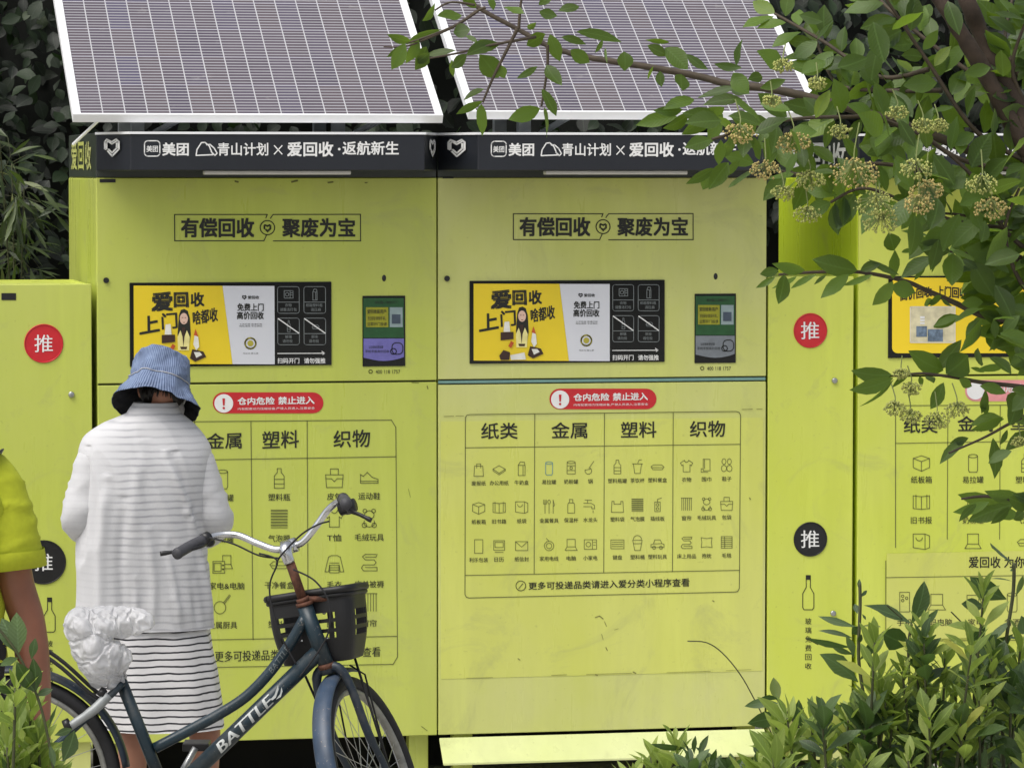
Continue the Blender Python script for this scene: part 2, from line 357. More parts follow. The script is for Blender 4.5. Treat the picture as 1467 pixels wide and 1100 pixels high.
# ------------------------------------------------------------------ ground
def smat():
    n = N('pavement'); a = n.noise(1.3, 8, .7); b = n.noise(45, 4, .7)
    c = n.ramp(a, [(.3, srgb(150, 146, 138)), (.7, srgb(190, 187, 180))])
    n.set(n.mix(n.math('MULTIPLY', b, .3), c, srgb(120, 116, 108)), .85); n.bump(b, .3, .01); return n.m
g = MB(); g.poly([(-60, -40, 0), (60, -40, 0), (60, 60, 0), (-60, 60, 0)])
tag(g.build('ground', smat()), kind='structure')
def soilmat():
    n = N('soil'); a = n.noise(6, 8, .7); n.set(n.ramp(a, [(.3, srgb(48, 40, 30)), (.7, srgb(86, 74, 56))]), .95); n.bump(a, .6, .03); return n.m
g = MB(); g.poly([(-20, 1.7, .006), (20, 1.7, .006), (20, 9, .006), (-20, 9, .006)]); tag(g.build('planting_bed', soilmat()), kind='structure')

# ------------------------------------------------------------------ recycling machines
WID = 1.2; DEP = 1.1
Z_TOP = 2.1315; Z_GAP = 1.4165; Z_BOT = .1618; Z_BLK = at(137, 190.5, 0).z
def machine(dx, label, kind):
    X0 = WID+dx                                # measured on the middle machine, then moved
    x1 = X0+WID; dep = .55 if kind == 2 else DEP  # middle cabinet shaped shallower so skylight reaches the right machine's side
    t = thing('recycling_machine', label, 'recycling machine', (X0+WID/2, .5, 0), 'recycling machines in a row')
    lm = {1: M_lime1, 2: M_lime2, 3: M_lime3}[kind]
    b = MB(); b.box((X0+.002, .014, .175), (x1-.002, dep, Z_TOP)); cab = b.build('cabinet', M_side if kind == 3 else M_lime1, t, bevel=.006)
    b = MB(); b.box((X0+.006, .010, .18), (x1-.006, .0135, Z_TOP-.004)); b.build('door_gap_shade', M_gapshade, t)  # darkened sheet: the shade inside the door gaps is put into its colour
    b = MB(); b.box((X0+.002, .002, Z_TOP+.001), (x1-.002, dep-.02, Z_BLK)); band = b.build('top_band', M_navyside, t, bevel=.004)
    mk = Marks(lambda a, c: V((X0-.0005, a, c)))
    for k, ch in enumerate('爱回收'):
        mk.quad_text(ch, (.95-.28*k, Z_BLK-.03), (.72-.28*k, Z_BLK-.03), (.72-.28*k, Z_TOP+.03), (.95-.28*k, Z_TOP+.03), .03)
    mk.build('side_lettering', M_lime2 if kind != 3 else M_white, band)
    for lx in (X0+.10, x1-.06):
        for ly in (.08, dep-.12):
            b = MB(); b.box((lx-.035, ly-.03, .0), (lx+.035, ly+.03, .175)); lg = b.build('leg', M_lime1, t, bevel=.003)
            b = MB(); b.box((lx-.055, ly-.06, .0), (lx+.055, ly+.06, .012)); b.ball((lx+.0, ly-.045, .014), (.014, .014, .008)); b.build('foot_plate', M_steel, lg)
    b = MB(); b.box((X0+.01, .30, .01), (x1-.01, .34, .172)); b.build('underside_shade', M_undershade, t)  # black panel standing in for the shade below the cabinet
    # doors
    gap = .0045
    zg0, zg1 = (Z_GAP-.0035, Z_GAP+.0035) if kind != 2 else (at(640, 551.3, 0).z, at(640, 543.3, 0).z)
    b = MB(); b.box((X0+gap*.6, -.002, zg1), (x1-gap*.6, .0095, Z_TOP)); up = b.build('upper_door', lm, t, bevel=.0025)
    b = MB(); b.box((X0+gap*.6, -.002, Z_BOT), (x1-gap*.6, .0095, zg0)); lo = b.build('lower_door', lm, t, bevel=.0025)
    if kind == 2:
        b = MB(); b.box((X0+.004, .001, zg0+.005), (x1-.004, .0092, zg1-.005)); b.build('seal_strip', M_teal, t)
    Y = -.0035
    # canopy with chamfered ends
    a, d = .093, .27
    zc0 = at(300, 244.5, -d).z; zc1 = at(300, 192.5, -d).z
    pl = [(X0+.002, 0), (X0+a, -d), (x1-a, -d), (x1-.002, 0)]
    c = MB(); c.prism([(p, q-.004, zc0) for p, q in pl], (0, 0, zc1-zc0)); can = c.build('canopy', M_navy, t, bevel=.003)
    c = MB(); c.prism([(p+(.004 if p > X0+.6 else -.004), q-.008, zc1) for p, q in pl], (0, 0, .008)); c.build('top_trim', M_alu, can)
    c = MB(); c.box((X0+.36, -.15, zc0-.014), (x1-.33, -.10, zc0-.001)); c.build('strip_lamp', M_white, can, bevel=.003)
    mk = Marks(facade(-d-.0055, dx))
    # lettering measured on the middle canopy
    # use left machine measurements, moved by one machine width
    mk.map = lambda px, py: at(px, py, -d-.0055)+V((dx+WID, 0, 0))
    mk.rrect(207, 202, 229, 224, 5, 1.6); mk.text('美团', 210, 209, 226, 218, .02)
    mk.text('美团', 233, 205, 270, 223, .03)
    icon(mk, 'hills', 281, 203, 311, 224, 1.8)
    mk.text('青山计划', 312, 205, 384, 223, .018); mk.line([(393, 209), (404, 221)], 1.6); mk.line([(404, 209), (393, 221)], 1.6)
    mk.text('爱回收', 412, 204, 477, 224, .03); mk.disc(486, 214, 1.9)
    mk.text('返航新生', 491, 203, 571, 222, .022)
    for cx0, cx1, q0, q1 in ((.014, .079, -.05, -.232), (WID-.079, WID-.014, -.232, -.05)):
        n2 = V((-(-d)*-1 if cx0 < .5 else d, -a, 0)).normalized()
        zt, zb = zc1-.012, zc0+.048
        def f(u, v, cx0=cx0, cx1=cx1, q0=q0, q1=q1, n2=n2, zt=zt, zb=zb):
            return V((X0+cx0+(cx1-cx0)*u, -.004+q0+(q1-q0)*u, zt+(zb-zt)*v))+n2*.0045
        tmp = Marks(f)
        mid, half = .5, .30
        icon(tmp, 'heart', mid-half, .02, mid+half, .98, .075)
        tmp.build('heart_logo', M_white, can)
    mk.build('canopy_lettering', M_white, can)
    # slogan, screw and camera hole
    mk = Marks(facade(Y, dx))
    mk.line([(864, 306.5), (735.5, 306.5), (735.5, 343.5), (859, 343.5), (863, 335)], 1.3); mk.line([(864, 306.5), (862, 311)], 1.3)
    mk.line([(868, 312), (872, 306.5), (993, 306.3), (993, 343.5), (872, 343.7)], 1.3)
    mk.ring(864, 325, 10, 1.4); icon(mk, 'heart', 859, 320, 869, 331, 1.2)
    mk.text('有偿回收', 745, 312, 845, 338, .035); mk.text('聚废为宝', 885, 312, 985, 338, .03)
    mk.text('400 118 1757', 1013, 525, 1047, 530.5, .0); mk.ring(1006, 527.5, 2.4, .9)
    mk.build('slogan_lettering', M_ink, up)
    b = MB(); p = at(640, 399, 0)+V((dx, 0, 0)); b.tube([p+V((0, -.001, 0)), p+V((0, -.009, 0))], .010, 14); b.build('lock', M_black, up)
    b = MB(); p = at(1025, 396, 0)+V((dx, 0, 0)); b.ball(p, (.008, .006, .0125), 16, 12); b.build('camera_lens', M_black, up, True)
    mk = Marks(facade(Y, dx))
    if kind == 1: mk.rect(632, 256.5, 654, 261.5)
    else: mk.rect(634, 254.5, 650, 256)
    mk.build('name_plate', M_black, up)
    # right hand display
    mk = Marks(facade(Y, dx)); mk.rect(994.5, 420.5, 1054, 520.5)
    ph = MB(); q0 = at(994.5, 520.3, 0)+V((dx, 0, 0)); q1 = at(1054, 420.5, 0)+V((dx, 0, 0))
    ph.box((q0.x, -.006, q0.z), (q1.x, -.0022, q1.z)); ph = ph.build('display', M_glassblk, t, bevel=.002)
    Yd = -.0075
    mk = Marks(facade(Yd, dx)); mk.rect(996.5, 424, 1052.5, 480); mk.build('green_picture', plain('display_green', srgb(38, 84, 46), .25), ph)
    mk = Marks(facade(Yd-.001, dx)); mk.rect(1000, 437, 1031, 465); mk.build('yellow_card', plain('display_yellow', srgb(150, 150, 40), .25), ph)
    mk = Marks(facade(Yd-.001, dx)); mk.rect(1033, 437, 1051, 465); mk.build('blank_card', plain('display_card', srgb(140, 158, 158), .25), ph)
    mk = Marks(facade(Yd-.002, dx)); mk.rect(1036, 447, 1048, 460); mk.build('dark_square', plain('display_slate', srgb(70, 82, 96), .25), ph)
    mk = Marks(facade(Yd-.002, dx)); mk.text('爱回收新用户', 1002, 440, 1028, 446, .01); mk.text('扫码领好礼', 1003, 450, 1028, 455); mk.text('立即开门投递', 1002, 458, 1029, 463)
    mk.text('请扫描二维码开门', 1012, 428, 1044, 432); mk.build('display_lettering', M_ink, ph)
    mk = Marks(facade(Yd, dx))
    mk.fill([(996.5, 481), (1052.5, 481), (1052.5, 507)] + [(1052.5-56*k/8, 507+5*sin(pi*k/8)+.5) for k in range(1, 8)] + [(996.5, 508)])
    mk.build('lower_picture', plain('display_violet', srgb(112, 108, 176), .25) if kind == 1 else plain('display_grey', srgb(120, 126, 132), .25), ph)
    mk = Marks(facade(Yd-.001, dx)); mk.text('以旧换新更划算', 1004, 491, 1024, 495); mk.text('手机平板高价回收', 999, 497, 1032, 501); mk.rrect(1036, 487, 1051, 503, 6, 1.2); mk.ring(1038, 499, 4, 1.2); mk.build('lower_lettering', M_ink, ph)
    # advertising screen
    if kind != 3:
        q0 = at(672.3, 521, 0)+V((dx, 0, 0)); q1 = at(951.8, 400.8, 0)+V((dx, 0, 0))
        sc = MB(); sc.box((q0.x, -.008, q0.z), (q1.x, -.0022, q1.z)); sc = sc.build('screen', M_glassblk, t, bevel=.002)
        Ys = -.0095
        mk = Marks(facade(Ys, dx)); mk.fill([(678.5, 406.5), (801.5, 406.8), (815, 517), (678.5, 516.5)]); mk.build('yellow_poster', M_yellow, sc)
        mk = Marks(facade(Ys, dx)); mk.fill([(801.7, 406.8), (873.5, 407), (873.5, 517.2), (815.2, 517)]); mk.build('white_poster', M_paper, sc)
        mk = Marks(facade(Ys-.001, dx))
        mk.quad_text('爱', (704, 417), (731, 416), (732, 441), (704, 442), .05); mk.quad_text('回', (735, 417), (753, 416.5), (754, 436), (735, 436.5), .06); mk.quad_text('收', (758, 417), (775, 416), (776, 435), (758, 436), .035)
        mk.quad_text('上', (688, 452), (712, 447), (714, 470), (687, 475), .035); mk.quad_text('门', (717, 446), (738, 444), (739, 466), (718, 468), .025)
        mk.quad_text('啥都收', (760, 443), (794, 437), (795, 456), (761, 462), .02)
        mk.build('poster_lettering', M_ink, sc)
        z2 = Z(630, 380, 2.934)
        fig = Marks(facade(Ys-.001, dx)); fig.fill([z2(326, 200), z2(334, 178), z2(348, 174), z2(362, 182), z2(370, 210), z2(374, 280), z2(366, 330), z2(344, 290), z2(330, 330), z2(320, 280)]); fig.build('printed_hair', M_ink, sc)
        fig = Marks(facade(Ys-.002, dx)); fig.disc(*z2(346, 214), 5.6, 20, 8); fig.build('printed_face', plain('printed_skin', srgb(226, 190, 170), .4), sc)
        fig = Marks(facade(Ys-.0025, dx)); fig.line([z2(338, 210), z2(343, 210)], .8); fig.line([z2(350, 210), z2(355, 210)], .8); fig.line([z2(343, 230), z2(350, 230)], .9); fig.build('printed_features', plain('printed_brown', srgb(110, 60, 50), .4), sc)
        fig = Marks(facade(Ys-.002, dx)); fig.fill([z2(320, 290), z2(332, 262), z2(344, 300), z2(358, 262), z2(370, 290), z2(366, 345), z2(322, 345)]); fig.build('printed_shirt', plain('printed_cream', srgb(236, 226, 150), .4), sc)
        fig = Marks(facade(Ys-.003, dx)); fig.fill([z2(337, 250), z2(344, 330), z2(352, 250)]); fig.fill([z2(330, 330), z2(360, 330), z2(356, 340), z2(334, 340)]); fig.fill([z2(256, 282), z2(310, 280), z2(310, 310), z2(256, 316)]); fig.fill([z2(380, 340), z2(425, 350), z2(436, 372), z2(392, 392), z2(370, 378)])
        fig.fill([z2(250, 380), z2(268, 356), z2(296, 366), z2(292, 398), z2(256, 398)]); fig.build('printed_goods', plain('printed_dark', srgb(58, 38, 30), .4), sc)
        fig = Marks(facade(Ys-.0035, dx)); fig.fill([z2(268, 280), z2(272, 238), z2(292, 236), z2(296, 280)]); fig.fill([z2(384, 320), z2(390, 280), z2(404, 290), z2(408, 330), z2(396, 345)]); fig.fill([z2(296, 378), z2(356, 366), z2(362, 396), z2(300, 398)]); fig.fill([z2(386, 352), z2(410, 352), z2(420, 364), z2(396, 376)]); fig.build('printed_packs', plain('printed_white', srgb(225, 224, 214), .4), sc)
        fig = Marks(facade(Ys-.004, dx)); fig.fill([z2(386, 282), z2(394, 256), z2(404, 288)]); fig.fill([z2(288, 340), z2(300, 318), z2(312, 326), z2(300, 348)]); fig.build('printed_accents', plain('printed_orange', srgb(190, 84, 40), .4), sc)
        mk = Marks(facade(Ys-.001, dx))
        icon(mk, 'heart', *z2(584, 118), *z2(600, 134), .9); mk.text('爱回收', *z2(606, 120), *z2(652, 133), .02)
        mk.text('免费上门', *z2(564, 152), *z2(670, 182), .028); mk.text('高价回收', *z2(562, 186), *z2(670, 216), .028)
        mk.text('七天价保 极速打款', *z2(572, 234), *z2(664, 240)); mk.text('隐私清除 专业质检', *z2(572, 242), *z2(664, 248))
        mk.text('7DAYS 放心卖', *z2(585, 354), *z2(648, 361)); mk.build('white_poster_lettering', M_ink, sc)
        mk = Marks(facade(Ys-.001, dx)); mk.ring(*z2(616, 316), 7.5, 2.2); mk.disc(*z2(616, 316), 4.2); mk.build('round_seal', plain('seal_olive', srgb(182, 172, 62), .4), sc)
        mk = Marks(facade(Ys, dx))
        for bx, by in ((727, 82), (834, 82), (727, 212), (834, 212)):
            x0, y0 = z2(bx, by); xx, yy = z2(bx+88, by+110); mk.rrect(x0, y0, xx, yy, 3.5, .9); ym = z2(0, by+64)[1]; mk.line([(x0, ym), (xx, ym)], .9)
        icon(mk, 'appliance', *z2(752, 92), *z2(792, 136), .9); icon(mk, 'carton', *z2(862, 92), *z2(896, 138), .9)
        icon(mk, 'bottle', *z2(760, 222), *z2(784, 268), .7); icon(mk, 'tray', *z2(866, 222), *z2(896, 268), .7)
        for s_, bx, by in (('衣物', 757, 152), ('请整洁打包', 737, 170), ('纸箱塑料瓶', 842, 152), ('请压扁', 862, 170), ('玻璃', 757, 282), ('请勿投', 747, 300), ('厨余', 864, 282), ('请勿投', 854, 300)):
            mk.text(s_, *z2(bx, by), *z2(bx+13.5*len(s_), by+13), .005)
        mk.build('screen_icons', M_grey, sc)
        mk = Marks(facade(Ys-.001, dx))
        for bx, by in ((727, 214), (834, 214)): mk.line([z2(bx+2, by), z2(bx+86, by+60)], 1.5)
        mk.line([z2(726, 358), z2(918, 357)], 1.1); mk.line([z2(906, 349), z2(918, 357), z2(910, 362)], 1.0)
        mk.text('扫码开门', *z2(726, 377), *z2(814, 399), .02); mk.text('请勿强推', *z2(834, 377), *z2(920, 399), .02); mk.build('screen_lettering', M_white, sc)
    else:
        q0 = at(1271.5, 513, 0); q1 = at(1560, 394, 0)
        sc = MB(); sc.box((q0.x, -.008, q0.z), (q1.x, -.0022, q1.z)); sc = sc.build('screen', M_glassblk, t, bevel=.002)
        Ys = -.0095; z2 = Z(1220, 380, 4.583)
        mk = Marks(facade(Ys)); mk.rrect(1278, 398, 1500, 506, 8, fill=True); mk.build('yellow_poster', M_yellow3, sc)
        mk = Marks(facade(Ys-.001))
        mk.quad_text('高价回收', z2(320, 170), z2(525, 140), z2(525, 205), z2(320, 235), .03); mk.quad_text('上门回收', z2(560, 135), z2(755, 150), z2(755, 222), z2(560, 200), .03); mk.text('扫码开门请勿强推', *z2(870, 400), *z2(1090, 418), .01)
        mk.build('poster_lettering', M_ink, sc)
        mk = Marks(facade(Ys-.001)); mk.rect(*z2(385, 272), *z2(680, 508)); mk.build('clear_sheet', plain('milky_sheet', srgb(214, 206, 170), .2, var=.2, scale=30), sc)
        mk = Marks(facade(Ys-.002)); mk.rect(*z2(500, 420), *z2(600, 500)); mk.rect(*z2(425, 400), *z2(495, 470)); mk.build('pasted_picture', plain('slate_print', srgb(104, 122, 140), .4, var=.5, scale=60), sc)
        mk = Marks(facade(Ys-.002)); mk.rrect(*z2(385, 272), *z2(680, 508), .5, .8); mk.rect(*z2(450, 335), *z2(480, 350)); mk.rect(*z2(450, 355), *z2(480, 368)); mk.rect(*z2(450, 375), *z2(480, 386)); mk.rect(*z2(630, 370), *z2(668, 384)); mk.build('sheet_border', M_white, sc)
    return t, up, lo, lm

BOLD = .008
# --- warning pill
def warning(lo, dx, pale=False):
    mk = Marks(facade(-.0035, dx)); z2 = Z(630, 380, 2.934)
    x0, y0 = z2(461, 516); x1, y1 = z2(911, 605); mk.rrect(x0, y0+.8, x1, y1, (y1-y0)/2-.5, fill=True)
    pill = mk.build('warning_sticker', M_pink if pale else M_red, lo)
    mk = Marks(facade(-.0045, dx)); cx, cy = z2(506, 564); mk.disc(cx, cy, 13)
    mk.quad_text('仓内危险', z2(563, 540), z2(712, 538), z2(712, 568), z2(563, 570), .03); mk.quad_text('禁止进入', z2(728, 537), z2(874, 535), z2(874, 566), z2(728, 568), .03)
    mk.quad_text('内有配套动力压缩设备,严禁人员进入,注意安全', z2(563, 582), z2(876, 578), z2(876, 589), z2(563, 592), .0)
    mk.build('warning_lettering', M_white, pill)
    mk = Marks(facade(-.0055, dx)); mk.fill([(cx-1.9, cy-7), (cx+1.9, cy-7), (cx+1.1, cy+3), (cx-1.1, cy+3)]); mk.disc(cx, cy+6.5, 1.7); mk.build('warning_mark', M_red, pill)

# --- left machine
t1, up1, lo1, lm1 = machine(-WID, 'lime recycling machine behind the person in the white cardigan', 1)
warning(lo1, -WID)
mk = Marks(facade(-.0035)); tk = Marks(facade(-.0035))
tl, tr, br, bl = (152, 605), (567, 601.5), (569.5, 951), (152, 958)
def lerp2(u, v): a = V(tl).lerp(V(tr), u); b = V(bl).lerp(V(br), u); return a.lerp(b, v)
pts = [tuple(lerp2(.0, .03)), tuple(lerp2(0, .97)), tuple(lerp2(.012, 1)), tuple(lerp2(.985, 1)), tuple(lerp2(1, .97)), tuple(lerp2(1, .03)), tuple(lerp2(.985, 0)), tuple(lerp2(.012, 0))]
tk.line(pts, 1.1, True)
tk.line([(152, 661), (567.5, 654)], 1.1); tk.line([(152, 919), (569, 911)], 1.1)
for xa, xb in ((279, 281), (359.5, 362.5), (440, 441.5)): tk.line([(xa, 603), (xb, 916)], 1.1)
mk.text('纸类', 190, 622, 240, 646, .012); mk.quad_text('金属', (296, 621), (346, 619), (346, 642), (296, 643), .012); mk.quad_text('塑料', (376, 618), (428, 616), (428, 641), (376, 643), .012); mk.quad_text('织物', (478, 617), (530, 615), (530, 640), (478, 641), .012)
def cell(mk, tk, ic, cap, cx, iy, cy, s, ch, w=1.0):
    icon(tk, ic, cx-s/2, iy-s/2, cx+s/2, iy+s/2, w)
    wd = ch*1.02*len(cap); mk.text(cap, cx-wd/2, cy-ch/2, cx+wd/2, cy+ch/2, BOLD)
for cx, rows in ((215, (('box', '纸板箱'), ('book', '旧书报'), ('pbag', '纸袋'), ('letter', '信封'))), (319, (('can', '易拉罐'), ('tin', '奶粉罐'), ('oven', '小家电&电脑'), ('pan', '金属厨具'))),
                 (400, (('bottle', '塑料瓶'), ('wrap', '气泡膜'), ('tray', '干净餐盒'), ('sack', '塑料袋'))), (479, (('tote', '皮包'), ('shirt', 'T恤'), ('sweater', '毛衣'), ('quilt', '围巾'))), (529, (('sneaker', '运动鞋'), ('bear', '毛绒玩具'), ('fold', '床单被褥'), ('curtain', '窗帘')))):
    for (ic, cap), iy, cy in zip(rows, (685, 743, 807, 864), (712, 771, 838, 894)):
        k = (400-cx)*.012; cell(mk, tk, ic, cap, cx, iy+k, cy+k, 28, 10.2)
mk.quad_text('更多可投递品类请进入爱分类小程序查看', (308, 932.5), (545, 926), (545, 940), (308, 948), .01)
mk.build('table_lettering', M_ink, lo1); tk.build('table_lines', M_thin, lo1)
wk = Marks(facade(-.0036))
for pts, w_ in (([(612, 553), (613, 557)], 1.4), ([(337, 260), (341, 261)], 2.4), ([(418, 261), (426, 259)], 2.4), ([(470, 262), (477, 261)], 2), ([(523, 262), (526, 262)], 1.6), ([(590, 548.2), (600, 548.4)], .8), ([(604, 1040), (612, 1046)], .8), ([(585, 700), (588, 712)], .5)):
    wk.line(pts, w_)
wk.build('scuffs', plain('scuff_marks', srgb(96, 98, 44), .7, var=.2), up1)
# --- middle machine
t2, up2, lo2, lm2 = machine(0, 'faded lime recycling machine with a pale kick board, middle of the row', 2)
p0 = at(632, 972, 0); p1 = at(1093, 598, 0)
b = MB(); b.box((p0.x, -.0032, p0.z), (p1.x, -.0021, p1.z)); b.build('vinyl_film', M_film, lo2)
warning(lo2, 0)
F2 = facade(-.0045)
mk = Marks(F2); tk = Marks(F2); bk = Marks(F2); z2 = Z(650, 580, 3.4116)
zz = lambda *a: [z2(*p) for p in a]
tk.line(zz((57, 62), (65, 50), (80, 47), (1380, 32), (1395, 36), (1402, 50), (1396, 895), (1388, 910), (1375, 913), (75, 942), (62, 938), (55, 925)), 1.1, True)
tk.line(zz((57, 209), (1400, 192)), 1.0); tk.line(zz((55, 832), (1396, 807)), 1.0)
for xa, ya, xb, yb in ((396, 44, 393, 825), (737, 40, 733, 818), (1073, 36, 1069, 812)): tk.line(zz((xa, ya), (xb, yb)), 1.0)
for s_, x0, x1, y0 in (('纸类', 135, 312, 88), ('金属', 478, 652, 85), ('塑料', 818, 990, 82), ('织物', 1155, 1326, 78)):
    mk.quad_text(s_, z2(x0, y0+1), z2(x1, y0-1), z2(x1, y0+77), z2(x0, y0+79), .012)
T2 = [((122, 222, 332), (('bag', '废报纸'), ('papers', '办公用纸'), ('carton', '牛奶盒')), (('box', '纸板箱'), ('book', '旧书籍'), ('pbag', '纸袋')), (('pack', '利乐包装'), ('calendar', '日历'), ('letter', '纸信封'))),
      ((466, 574, 668), (('can', '易拉罐'), ('tin', '奶粉罐'), ('ladle', '锅')), (('cutlery', '金属餐具'), ('flask', '保温杯'), ('tap', '水龙头')), (('wire', '家用电线'), ('laptop', '电脑'), ('appliance', '小家电'))),
      ((800, 898, 996), (('bottle', '塑料瓶罐'), ('cup', '茶饮杯'), ('tray', '塑料餐盒')), (('sack', '塑料袋'), ('wrap', '气泡膜'), ('socket', '插线板')), (('keys', '键盘'), ('bucket', '塑料桶'), ('car', '塑料玩具'))),
      ((1138, 1236, 1334), (('shirt', '衣物'), ('scarf', '围巾'), ('shoes', '鞋子')), (('curtain', '窗帘'), ('bear', '毛绒玩具'), ('tote', '包袋')), (('fold', '床上用品'), ('cushion', '抱枕'), ('blanket', '毛毯')))]
for xs, *rows in T2:
    for r, row in enumerate(rows):
        for x, (ic, cap) in zip(xs, row):
            dy = -(x-600)*.018
            ci = z2(x, (306, 494, 682)[r]+dy); cc = z2(x, (374, 562, 748)[r]+dy)
            cell(mk, bk if (ic, r) == ('can', 0) else tk, ic, cap, ci[0], ci[1], cc[1], 19.5, 6.6, .8)
tk.ring(*z2(328, 883), 7, 1.2); tk.line([z2(318, 896), z2(338, 872)], 1.2)
mk.quad_text('更多可投递品类请进入爱分类小程序查看', z2(366, 866), z2(1152, 846), z2(1152, 886), z2(366, 902), .014)
mk.build('table_lettering', M_ink, lo2); tk.build('table_lines', M_thin, lo2); bk.build('blue_can_print', plain('blue_ink', srgb(66, 140, 160), .5), lo2)
wk = Marks(facade(-.0047))
for pts, w_ in (([(790, 966.8), (812, 966)], .7), ([(840, 965.6), (905, 963.8)], .6), ([(668, 971), (706, 970)], .5), ([(955, 963), (1018, 961)], .6), ([(1040, 960), (1076, 958.6)], .5), ([(636, 596.5), (650, 596)], .8), ([(653, 596), (664, 595.7)], .7), ([(1063, 586.5), (1078, 586)], .8), ([(1084, 586), (1092, 585.8)], .8),
                ([(853, 884), (859, 882), (864, 886)], 1.4), ([(866, 890), (869, 897)], .8), ([(862, 908), (864, 916)], .7), ([(880, 902), (886, 900)], .5), ([(868, 927), (870, 931)], 1.2), ([(742, 943), (745, 945)], 1.3), ([(1021, 860), (1023, 861)], 1.3), ([(907, 962), (911, 964)], 1.6), ([(853, 966), (856, 967)], 1.5), ([(1074, 713), (1075, 715)], 1.6)):
    wk.line(pts, w_)
wk.build('scuffs', plain('scuff_marks', srgb(122, 122, 62), .7, var=.2), lo2)
b = MB(); c0 = at(628, 1062, -.006); c1 = at(1094, 1050, -.006); zt = .152
b.prism([(WID+.005, -.004, zt), (WID+.005, -.085, .072), (WID+.005, -.085, .064), (WID+.005, -.004, .140)], (WID-.01, 0, 0)); b.build('kick_board', M_pale, t2, bevel=.002)
# --- right machine
D3 = 2.737-WID
t3, up3, lo3, lm3 = machine(D3, 'bright lime recycling machine half hidden behind the leafy branches', 3)
mk = Marks(lambda px, py: at(px, py, -.0035)); z2 = Z(1220, 380, 4.583)
x0, y0 = z2(745, 755); mk.rrect(x0, y0-.5, x0+158, y0+30, 14, fill=True); pill = mk.build('warning_sticker', M_pink, lo3)
mk = Marks(lambda px, py: at(px, py, -.0045)); mk.disc(x0+15, y0+15, 12.5); mk.text('仓内危险 禁止进入', x0+32, y0+5, x0+140, y0+17, .02); mk.build('warning_lettering', M_white, pill)
mk = Marks(facade(-.0035)); tk = Marks(facade(-.0035))
tk.line([(1283, 784), (1283, 586), (1287, 581), (1700, 579)], 1.1); tk.line([(1283, 635), (1700, 628)], 1.0)
for x in (1358, 1433, 1508): tk.line([(x, 581), (x-1, 772)], 1.0)
mk.text('纸类', 1295, 598, 1343, 620, .014); mk.text('金属', 1372, 596, 1422, 618, .014); mk.text('塑料', 1448, 595, 1496, 616, .014)
for cx, rows in ((1320, (('box', '纸板箱'), ('book', '旧书报'), ('pbag', ''))), (1394, (('can', '易拉罐'), ('tin', '奶粉罐'), ('laptop', ''))), (1470, (('bottle', '塑料瓶'), ('wrap', '气泡膜'), ('tray', '')))):
    for (ic, cap), iy, cy in zip(rows, (663, 719, 775), (687, 745, 790)):
        icon(tk, ic, cx-13, iy-13, cx+13, iy+13, 1.0)
        if cap: mk.text(cap, cx-15, cy-5, cx+15, cy+5, BOLD)
tb = mk.build('table_lettering', M_ink, lo3); tk.build('table_lines', M_thin, lo3)
a0 = at(1269, 916, 0); a1 = at(1600, 786, 0)
b = MB(); b.box((a0.x, -.0065, a0.z), (a1.x, -.0048, a1.z)); pn = b.build('pasted_notice', M_film, lo3)
mk = Marks(facade(-.0075)); tk = Marks(facade(-.0075))
tk.line([(1600, 916), (1269, 918), (1269, 803)], 1.1); tk.line([(1269, 827), (1600, 822)], 1.0)
mk.text('爱回收 为你服务到家', 1388, 797, 1530, 813, .014)
for cx, ic, cap in ((1296, 'phone', '手机'), (1342, 'laptop', '数码电脑'), (1398, 'appliance', '家电'), (1450, 'can', '名酒')):
    icon(tk, ic, cx-14, 848, cx+14, 876, 1.0); mk.text(cap, cx-5.5*len(cap), 886, cx+5.5*len(cap), 896, BOLD)
mk.build('notice_lettering', M_ink, pn); tk.build('notice_lines', M_thin, pn)

